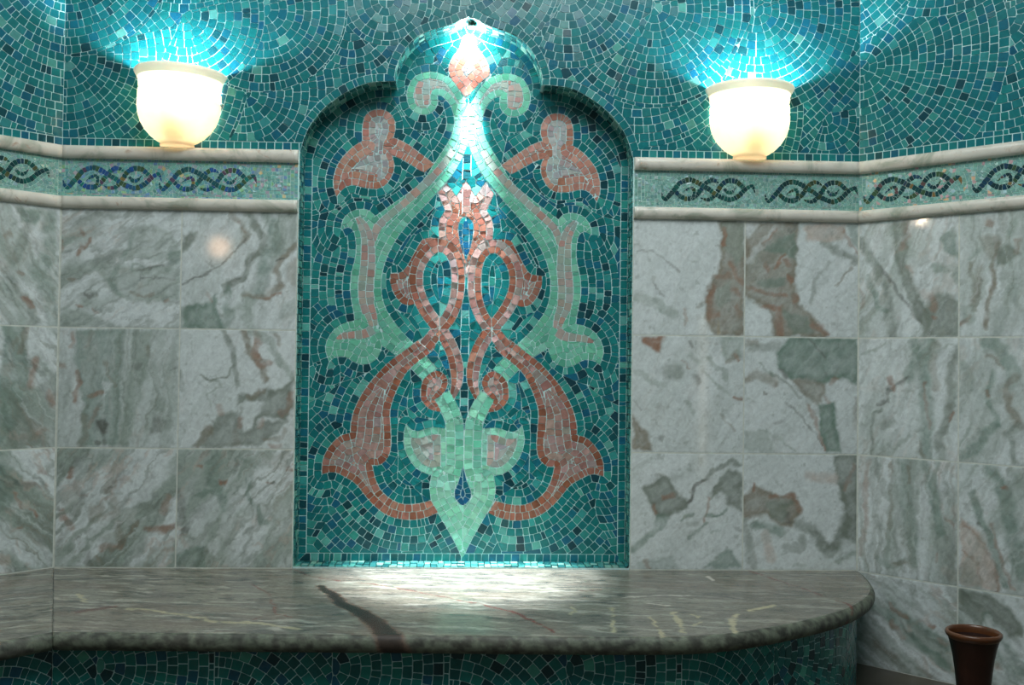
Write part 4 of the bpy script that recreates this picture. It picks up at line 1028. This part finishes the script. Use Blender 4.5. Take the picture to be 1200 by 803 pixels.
def bp(ox, oy, sc, pts): return np.array([onbench(ox+x/sc, oy+y/sc) for x, y in pts])
VE = [('dk', bp(340,655,4,[(145,130),(200,165),(240,210),(330,250),(400,300),(445,345),(475,385),(490,440)]), None),
      ('rl', bp(340,655,4,[(780,195),(880,210),(980,235),(1080,262),(1160,300),(1240,345)]), 0.0045), ('rl', bp(600,655,4,[(0,245),(100,295),(190,340)]), 0.005),
      ('rl', bp(800,655,5.217,[(390,68),(540,120),(700,170),(880,235),(1010,275),(1080,330)]), 0.0045), ('rd', bp(600,655,4,[(300,148),(350,152),(420,142)]), 0.008),
      ('rl', bp(50,655,4,[(980,120),(1060,165),(1080,210),(1100,260),(1170,275)]), 0.0035), ('rd', bp(50,655,4,[(980,285),(1040,265)]), 0.006), ('rl', bp(340,655,4,[(0,45),(120,90),(400,120),(700,175),(800,195)]), 0.003),
      ('ye', bp(50,655,4,[(400,235),(560,248),(700,270),(820,298),(1000,300),(1190,328)]), 0.011), ('ye', bp(50,655,4,[(165,165),(200,205)]), 0.008), ('rd', bp(50,655,4,[(160,250),(330,225)]), 0.016),
      ('ye', bp(600,655,4,[(465,230),(470,270),(475,345)]), 0.006), ('ye', bp(600,655,4,[(645,275),(690,330),(715,370)]), 0.005), ('ye', bp(600,655,4,[(760,250),(780,300),(800,345)]), 0.008), ('ye', bp(600,655,4,[(840,260),(875,270),(880,300),(790,330)]), 0.006),
      ('ye', bp(600,655,4,[(1060,260),(1025,295),(1045,345)]), 0.009), ('ye', bp(600,655,4,[(1120,240),(1200,225)]), 0.012), ('ye', bp(600,655,4,[(275,220),(295,240),(280,260)]), 0.006), ('wl', bp(600,655,4,[(640,210),(740,220)]), 0.006), ('wl', bp(600,655,4,[(915,85),(940,100)]), 0.008),
      ('ye', bp(800,655,5.217,[(410,320),(470,305),(550,285)]), 0.010), ('wl', bp(800,655,5.217,[(150,105),(180,130)]), 0.009), ('wl', bp(600,655,4,[(520,182),(700,172),(840,172)]), 0.006), ('dl', bp(800,655,5.217,[(130,215),(300,240),(500,260)]), 0.005)]
SCOL = {'rl': lin((120,62,56)), 'rd': lin((104,66,60)), 'ye': lin((182,174,144)), 'wl': lin((196,190,180)), 'dl': lin((84,78,74))}
def stone(P, nose, flow=0.0, shift=0.0):
    x = P[:, 0]*math.cos(flow)+P[:, 1]*math.sin(flow)+shift; y = -P[:, 0]*math.sin(flow)+P[:, 1]*math.cos(flow)
    W = np.stack([fbm(x*14, y*20, 5)-.5, fbm(x*14, y*20, 8)-.5], 1)*0.03
    Wf = np.stack([fbm(x*60, y*60, 15)-.5, fbm(x*60, y*60, 18)-.5], 1)*0.016
    a, b = x+W[:, 0], y+W[:, 1]+0.10*x
    col = np.tile(lin((136,133,122)), (len(P), 1))
    def mx(c, m): return col*(1-m[:, None])+c*m[:, None]
    s = fbm(a*7, b*34, 1, 5); col = mx(lin((112,110,104)), sstep(0.42, 0.62, s)*0.85)
    s = fbm(a*16, b*75, 2, 4); col = mx(lin((174,172,162)), sstep(0.55, 0.72, s)*0.8)
    s = fbm(a*22, b*95, 3, 4); col = mx(lin((84,84,80)), sstep(0.58, 0.72, s)*0.75)
    s = fbm(a*3, b*14, 4, 3); col = mx(lin((128,116,104)), sstep(0.52, 0.72, s)*0.5)
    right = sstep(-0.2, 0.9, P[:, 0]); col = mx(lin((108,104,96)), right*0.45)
    # the sawn nose shows the stone rough and darker green
    sp = sstep(0.3, 0.7, fbm(x*75, y*75, 33, 4)); ng = lin((92,100,86))[None]*(0.2+1.1*sp)[:, None]
    col = col*(1-0.8*nose[:, None])+ng*0.8*nose[:, None]
    Q = P+Wf
    for kind, pts, w in VE:
        if kind == 'dk':
            d = 1e9*np.ones(len(P)); tt = np.zeros(len(P)); k = len(pts)-1
            for i, (p, q) in enumerate(zip(pts[:-1], pts[1:])):
                e = q-p; v = Q-p; t = np.clip((v@e)/(e@e), 0, 1); dd = np.hypot(*(v-t[:, None]*e).T)
                c = dd < d; d[c] = dd[c]; tt[c] = (i+t[c])/k
            w_ = 0.012+0.026*tt
            col = mx(lin((112,92,80)), 1-sstep(w_*0.75, w_*1.1, d)); col = mx(lin((54,44,38)), (1-sstep(w_*0.5, w_*0.85, d))*0.95)
        else:
            d = line_d(Q, pts); col = mx(SCOL[kind], (1-sstep(w*0.3, w*1.0, d))*0.85*sstep(0.22, 0.48, fbm(x*40, y*55, 71, 3)))
    return np.clip(col, 0, 1)
L = len(front)
arc = np.concatenate([[0], np.cumsum(np.hypot(*(front[1:]-front[:-1]).T))]); arc /= arc[-1]
backs = np.stack([np.interp(arc, [0, 0.55, 1], [XL+.001, 0.55, XR-.003]), np.full(L, -0.0005)], 1)
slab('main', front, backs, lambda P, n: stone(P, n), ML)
# wing along the left wall
nL = np.array([S45, -S45]); uL = np.array([-S45, -S45]); cL = np.array([XL, 0.0])
s0 = 0.594*math.tan(PI/8)
fl = np.array([cL+uL*(s0+0.0003+t)+nL*0.594 for t in np.linspace(0, 0.55, 80)])
bk = np.array([cL+uL*(0.0003+t)+nL*0.0005 for t in np.linspace(0, 0.55+s0, 80)])
slab('wing', fl[::-1], bk[::-1], lambda P, n: stone(P, n, 0.55, 3.3), None)
# the mosaic front
def offset(Q, d):
    N = normals(Q); N[0] = ML; R_ = Q-N*d; return R_
basec = offset(front, 0.030)
basec[0] = front[0]-ML*0.030
keep = basec[:, 1] < -0.03
basec = np.vstack([basec[keep], [[1.005, -0.012]]])
basec = resample(basec, 0.004, False)
def front_mosaic(Q, fz, label, flip=False):
    d = np.concatenate([[0], np.cumsum(np.hypot(*(Q[1:]-Q[:-1]).T))]); per = d[-1]
    N = normals(Q)
    H = ZB-TH
    def place(a, v, h):
        x = np.interp(a, d, Q[:, 0]); y = np.interp(a, d, Q[:, 1]); nx = np.interp(a, d, N[:, 0]); ny = np.interp(a, d, N[:, 1])
        return bl((x+nx*h, y+ny*h, v))
    V = [bl((q[0], q[1], 0)) for q in Q]+[bl((q[0], q[1], H)) for q in Q]
    V += [bl((q[0]-n[0]*.03, q[1]-n[1]*.03, 0)) for q, n in zip(Q, N)]+[bl((q[0]-n[0]*.03, q[1]-n[1]*.03, H)) for q, n in zip(Q, N)]
    m = len(Q); F = []
    for i in range(m-1):
        F += [(i, i+1, m+i+1, m+i), (2*m+i, 2*m+i+1, 3*m+i+1, 3*m+i), (m+i, m+i+1, 3*m+i+1, 3*m+i), (i, i+1, 2*m+i+1, 2*m+i)]
    F += [(0, m, 3*m, 2*m), (m-1, 2*m-1, 4*m-1, 3*m-1)]
    fix_normals(mesh_obj('base', V, F, m_grout, bench))
    c = Canvas(0, 0.001, per, H-0.001, 0.0011)
    U, W = np.meshgrid(c.U, c.V)
    row = W < 0.0215; nn = int(per/0.0215); t = (U/per*nn).astype(int)
    for q in range(nn): c.lab[row & (t == q)] = c.new('f', 'bench', 0.0215**2)
    step = 0.232; k = 0; u = fz
    while u < per:
        m_ = (~row) & (U >= u) & (U < u+step)
        if m_.any():
            zc = 0.060 if k % 2 == 0 else 0.165
            c.fan(m_, u-0.004, zc-0.06 if k % 2 == 0 else zc, 0.0205, 'f', lambda r: 'bench')
        u += step; k += 1
    tess_mesh('front_mosaic', [(p, q) for _, p, q in c.polys()], place, m_glass, bench, tilt=0.02)
front_mosaic(basec, -0.145, '')
bw = np.array([cL+uL*(s0-0.030*math.tan(PI/8)+0.001+t)+nL*0.564 for t in np.linspace(0.0, 0.55, 120)])
front_mosaic(bw[::-1], -0.03, '')

# ------------------------------------------------------------------ floor
fl_pts = [(-2.53, 0.14), (2.5, 0.14), (2.5, -4.9), (-2.5, -4.9)]
MFm = Mat('floor_stone')
MFm.l(MFm.ramp(MFm.noise(7, 6, 0.6, MFm.coord(), 1.0), [(0.3, rgba((60,54,46))), (0.7, rgba((88,80,68)))]), MFm.b.inputs['Base Color']); MFm.set(Roughness=0.3)
V = [(x, y, 0) for x, y in fl_pts]+[(x, y, -0.05) for x, y in fl_pts]
o = mesh_obj('floor', V, [(0,1,2,3),(4,5,6,7),(0,1,5,4),(1,2,6,5),(2,3,7,6),(3,0,4,7)], MFm.m); fix_normals(o); tag(o, kind='structure')

# ------------------------------------------------------------------ sconces
MA = Mat('alabaster')
_tr = MA.n('ShaderNodeBsdfTranslucent'); _di = MA.b
_v = MA.ramp(MA.noise(14, 4, 0.6, MA.coord(), 1.0), [(0.3, (1.0, 0.70, 0.48, 1)), (0.7, (1.0, 0.77, 0.57, 1))])
MA.l(_v, _tr.inputs['Color']); _di.inputs['Base Color'].default_value = rgba((228,196,160)); MA.set(Roughness=0.35)
_mx = MA.n('ShaderNodeMixShader'); _mx.inputs[0].default_value = 0.72; _di.inputs['Emission Color'].default_value = (1.0, 0.58, 0.32, 1); _di.inputs['Emission Strength'].default_value = 0.75
MA.l(_di.outputs[0], _mx.inputs[1]); MA.l(_tr.outputs[0], _mx.inputs[2]); MA.l(_mx.outputs[0], MA.out.inputs['Surface'])
m_alab = MA.m
MR = Mat('thick_alabaster')
_t2 = MR.n('ShaderNodeBsdfTranslucent'); _t2.inputs['Color'].default_value = (1, 0.88, 0.78, 1); MR.b.inputs['Base Color'].default_value = rgba((240,228,214)); MR.set(Roughness=0.35)
_m2 = MR.n('ShaderNodeMixShader'); _m2.inputs[0].default_value = 0.22
MR.l(MR.b.outputs[0], _m2.inputs[1]); MR.l(_t2.outputs[0], _m2.inputs[2]); MR.l(_m2.outputs[0], MR.out.inputs['Surface'])
m_alabrim = MR.m
m_rim = plain('alabaster_rim', (240,228,214), 0.4, 0.05, 30)
ME = Mat('bulb_glass'); ME.b.inputs['Emission Color'].default_value = (1, 0.86, 0.66, 1); ME.b.inputs['Emission Strength'].default_value = 12; ME.set(Roughness=0.3)
m_bulb = ME.m
MMt = Mat('lamp_metal'); MMt.set(Metallic=1.0, Roughness=0.35); MMt.b.inputs['Base Color'].default_value = rgba((190,186,178)); m_metal = MMt.m
PX = 0.00222
def sconce(frame_pt, zb, zr, tilt, label):
    x = frame_pt
    s = empty('wall_sconce', (x, -0.0035, zb), label, 'wall lamp', 'alabaster bowl sconces beside the niche')
    H = zr-zb; k = H/86.0
    out = [(19.3,0),(19.6,1.5),(18.8,3.4),(24,6),(31,11),(37.6,18),(42.6,26),(45.6,34.5),(47.2,44),(47.3,50),(46.0,50.8),(46.0,53.6),(47.3,54.4),(47.1,62),(45.7,62.8),(45.7,65.6),(46.9,66.6),(47.2,72),(48.3,76)]
    rim = [(48.3,76),(50.6,79.5),(52.2,82.5),(52.2,84.6),(51.0,86),(49,86),(47.2,84),(45.2,79)]
    inn = [(45.2,79),(44.0,72),(43.6,60),(43.4,46),(41.6,36),(37.6,27),(31,18.5),(22,12),(10,9.5),(0.2,9.3)]
    def part(name, prof, mat, cap=False):
        V, F = lathe([(r*PX, z*k) for r, z in prof], 56, PI, 2*PI, 0.94)
        o = mesh_obj(name, V, F, mat, s, smooth=True); fix_normals(o); return o
    part('bowl', [(0.2, 0)]+out, m_alab); part('rim', rim, m_alabrim); part('lining', inn, m_alab)
    V, F = lathe([(0.0002, 0), (0.012, 0.001), (0.017, 0.012), (0.017, 0.024), (0.012, 0.036), (0.0002, 0.040)], 24)
    bV, bF = V, F
    V, F = lathe([(0.0002, 0), (0.009, 0), (0.009, 0.03), (0.007, 0.034), (0.0002, 0.034)], 24)
    h = mesh_obj('lamp_holder', V, F, m_metal, s, smooth=False); h.location = (0, -0.048, 34*k-0.034); fix_normals(h)
    b = mesh_obj('bulb', bV, bF, m_bulb, h, smooth=True); b.location = (0, 0, 0.034); fix_normals(b)
    V = [(-.006, 0.001, 34*k-.034), (.006, 0.001, 34*k-.034), (.006, -.048, 34*k-.034), (-.006, -.048, 34*k-.034)]; V += [(a, b_, c-.006) for a, b_, c in V]
    fix_normals(mesh_obj('bracket', V, [(0,1,2,3),(4,5,6,7),(0,1,5,4),(1,2,6,5),(2,3,7,6),(3,0,4,7)], m_metal, s))
    s.rotation_euler = (0, tilt, 0)
    return s, 86*k
def lamp(name, kind, loc, energy, color, size=0.02, **kw):
    d = bpy.data.lights.new(name, kind); d.energy = energy; d.color = color
    if kind in ('POINT', 'SPOT'): d.shadow_soft_size = size
    for a, b in kw.items(): setattr(d, a, b)
    o = bpy.data.objects.new(name, d); o.location = loc; link(o); return o
def aim(o, target):
    v = Vector(target)-Vector(o.location); o.rotation_euler = v.to_track_quat('-Z', 'Y').to_euler()
x1, z1 = WB.at(210, 86.5); x2, z2 = WB.at(878, 105)
ZS = ZT+0.0012
sconce(x1, ZS, z1, math.radians(2.2), 'glowing alabaster bowl sconce on the moulding left of the niche')
sconce(x2, ZS, z2, math.radians(-0.6), 'glowing alabaster bowl sconce on the moulding right of the niche')
SCL = (0.74, 0.91, 1.0)
for x, z in ((x1, z1), (x2, z2)):
    lamp('sconce_lamp', 'POINT', (x, -0.051, z-0.050), 15, SCL, 0.018)

# ------------------------------------------------------------------ downlight in the head of the niche
dl = empty('recessed_downlight', (AX+0.006, ND*0.5, PEAKZ-0.012), 'tiny bright downlight in the pointed top of the niche', 'downlight')
V, F = lathe([(0.0085, 0.012), (0.0085, -0.003), (0.013, -0.004), (0.0135, -0.002), (0.0125, 0.0), (0.0105, 0.001), (0.0105, 0.012)], 32)
fix_normals(mesh_obj('bezel', V, F, m_metal, dl, smooth=True))
MLn = Mat('lit_lens'); MLn.b.inputs['Emission Color'].default_value = (0.9, 0.97, 1, 1); MLn.b.inputs['Emission Strength'].default_value = 60
V, F = lathe([(0.0002, -0.0025), (0.0045, -0.002), (0.0078, 0.0)], 32); mesh_obj('lens', V, F, MLn.m, dl, smooth=True)
DLC = (0.90, 0.97, 1.0)
p = (AX+0.006, ND*0.62, PEAKZ-0.020)
o = lamp('niche_beam', 'SPOT', p, 530, DLC, 0.008, spot_size=math.radians(32), spot_blend=1.0); aim(o, (AX, -0.085, ZB))
lamp('niche_spill', 'POINT', (p[0], p[1], PEAKZ-0.034), 3.0, DLC, 0.008)

# ------------------------------------------------------------------ vase
d_ = ray(1141, 742); tv = (0.300-EYE[2])/d_[2]; vp = EYE+d_*tv
vase = empty('terracotta_vase', (vp[0], vp[1], 0), 'slender dark brown glazed vase with flared rim before the right wall', 'vase')
MV = Mat('brown_glaze'); MV.l(MV.ramp(MV.noise(25, 4, 0.6, MV.coord()), [(0.3, rgba((36,17,12))), (0.7, rgba((52,25,17)))]), MV.b.inputs['Base Color']); MV.set(Roughness=0.28)
MVr = Mat('rim_glaze'); MVr.l(MVr.ramp(MVr.noise(40, 4, 0.6, MVr.coord()), [(0.3, rgba((78,44,24))), (0.7, rgba((98,58,32)))]), MVr.b.inputs['Base Color']); MVr.set(Roughness=0.3)
body = [(0.0002,0.0),(0.040,0.0),(0.0425,0.004),(0.0425,0.012),(0.040,0.022),(0.035,0.045),(0.0305,0.080),(0.0275,0.120),(0.0268,0.150),(0.0272,0.180),(0.0286,0.207),(0.0312,0.232),(0.0345,0.256),(0.0385,0.276),(0.0425,0.291)]
inner_ = [(0.0395,0.291),(0.0355,0.276),(0.031,0.256),(0.0275,0.232),(0.0245,0.2),(0.0232,0.15),(0.0240,0.10),(0.027,0.06),(0.0002,0.05)]
V, F = lathe(body, 64); fix_normals(mesh_obj('body', V, F, MV.m, vase, smooth=True))
V, F = lathe([(0.0425,0.291),(0.0458,0.2945),(0.0474,0.2985),(0.0468,0.3025),(0.0440,0.3045),(0.0415,0.3030),(0.0400,0.2985),(0.0395,0.291)], 64); fix_normals(mesh_obj('rim', V, F, MVr.m, vase, smooth=True))
V, F = lathe(inner_, 64); fix_normals(mesh_obj('lining', V, F, MV.m, vase, smooth=True))

# ------------------------------------------------------------------ light of the room
def mirror_lamp(frame, px, py, dist, energy, color, size):
    """a lamp across the room, where its reflection in the polished marble is seen"""
    u, v = frame.at(px, py); P = np.array(frame.p(u, v, 0.006)); d = P-EYE; d /= np.linalg.norm(d); n = frame.n
    r = d-2*(d@n)*n
    return lamp('far_sconce', 'POINT', tuple(P+r*dist), energy, color, size)
mirror_lamp(WB, 258, 290, 5.2, 3.2, (1.0, 0.62, 0.38), 0.075)
mirror_lamp(WR, 1081, 258, 4.3, 2.2, (1.0, 0.74, 0.5), 0.014)
mirror_lamp(WR, 1060, 625, 3.6, 0.7, (1.0, 0.8, 0.6), 0.012)  # this and the next: low unseen lamps placed for small reflected spots
mirror_lamp(WR, 1087, 627, 3.6, 0.7, (1.0, 0.8, 0.6), 0.012)
u, v = WB.at(823, 470); P = np.array(WB.p(u, v, 0.006)); d = (P-EYE)/np.linalg.norm(P-EYE); r = d-2*(d@WB.n)*WB.n
o = lamp('doorway_light', 'AREA', tuple(P+r*5.0), 0.45, (1.0, 0.86, 0.66)); o.data.shape = 'RECTANGLE'; o.data.size = 0.035; o.data.size_y = 1.3  # unseen strip light, added to give the tall streak reflected in the marble
aim(o, (float(P[0]), float(P[1]), float((P+r*5.0)[2])))
o = lamp('dome_light', 'AREA', (0.1, -1.55, 2.75), 53, (0.90, 0.98, 0.97)); o.data.shape = 'DISK'; o.data.size = 1.6; aim(o, (0, -1.3, 0))
w = bpy.data.worlds.new('hall'); SC.world = w; w.use_nodes = True
w.node_tree.nodes['Background'].inputs[0].default_value = (0.58, 0.78, 0.78, 1); w.node_tree.nodes['Background'].inputs[1].default_value = 0.18

# ------------------------------------------------------------------ camera and view
cd = bpy.data.cameras.new('camera'); cd.sensor_fit = 'HORIZONTAL'; cd.sensor_width = 36; cd.lens = 36*FPX/1200; cd.clip_start = 0.02
cam = bpy.data.objects.new('camera', cd)
cam.matrix_world = Matrix(((BR[0], BU[0], -BF[0], EYE[0]), (BR[1], BU[1], -BF[1], EYE[1]), (BR[2], BU[2], -BF[2], EYE[2]), (0, 0, 0, 1)))
link(cam); SC.camera = cam
vs = SC.view_settings; vs.view_transform = 'Standard'; vs.look = 'None'; vs.gamma = 1.0; vs.use_curve_mapping = False; vs.exposure = 0.0
SC.display_settings.display_device = 'sRGB'
cy = SC.cycles; cy.use_denoising = True; cy.max_bounces = 8; cy.sample_clamp_indirect = 6.0; cy.caustics_reflective = False; cy.caustics_refractive = False
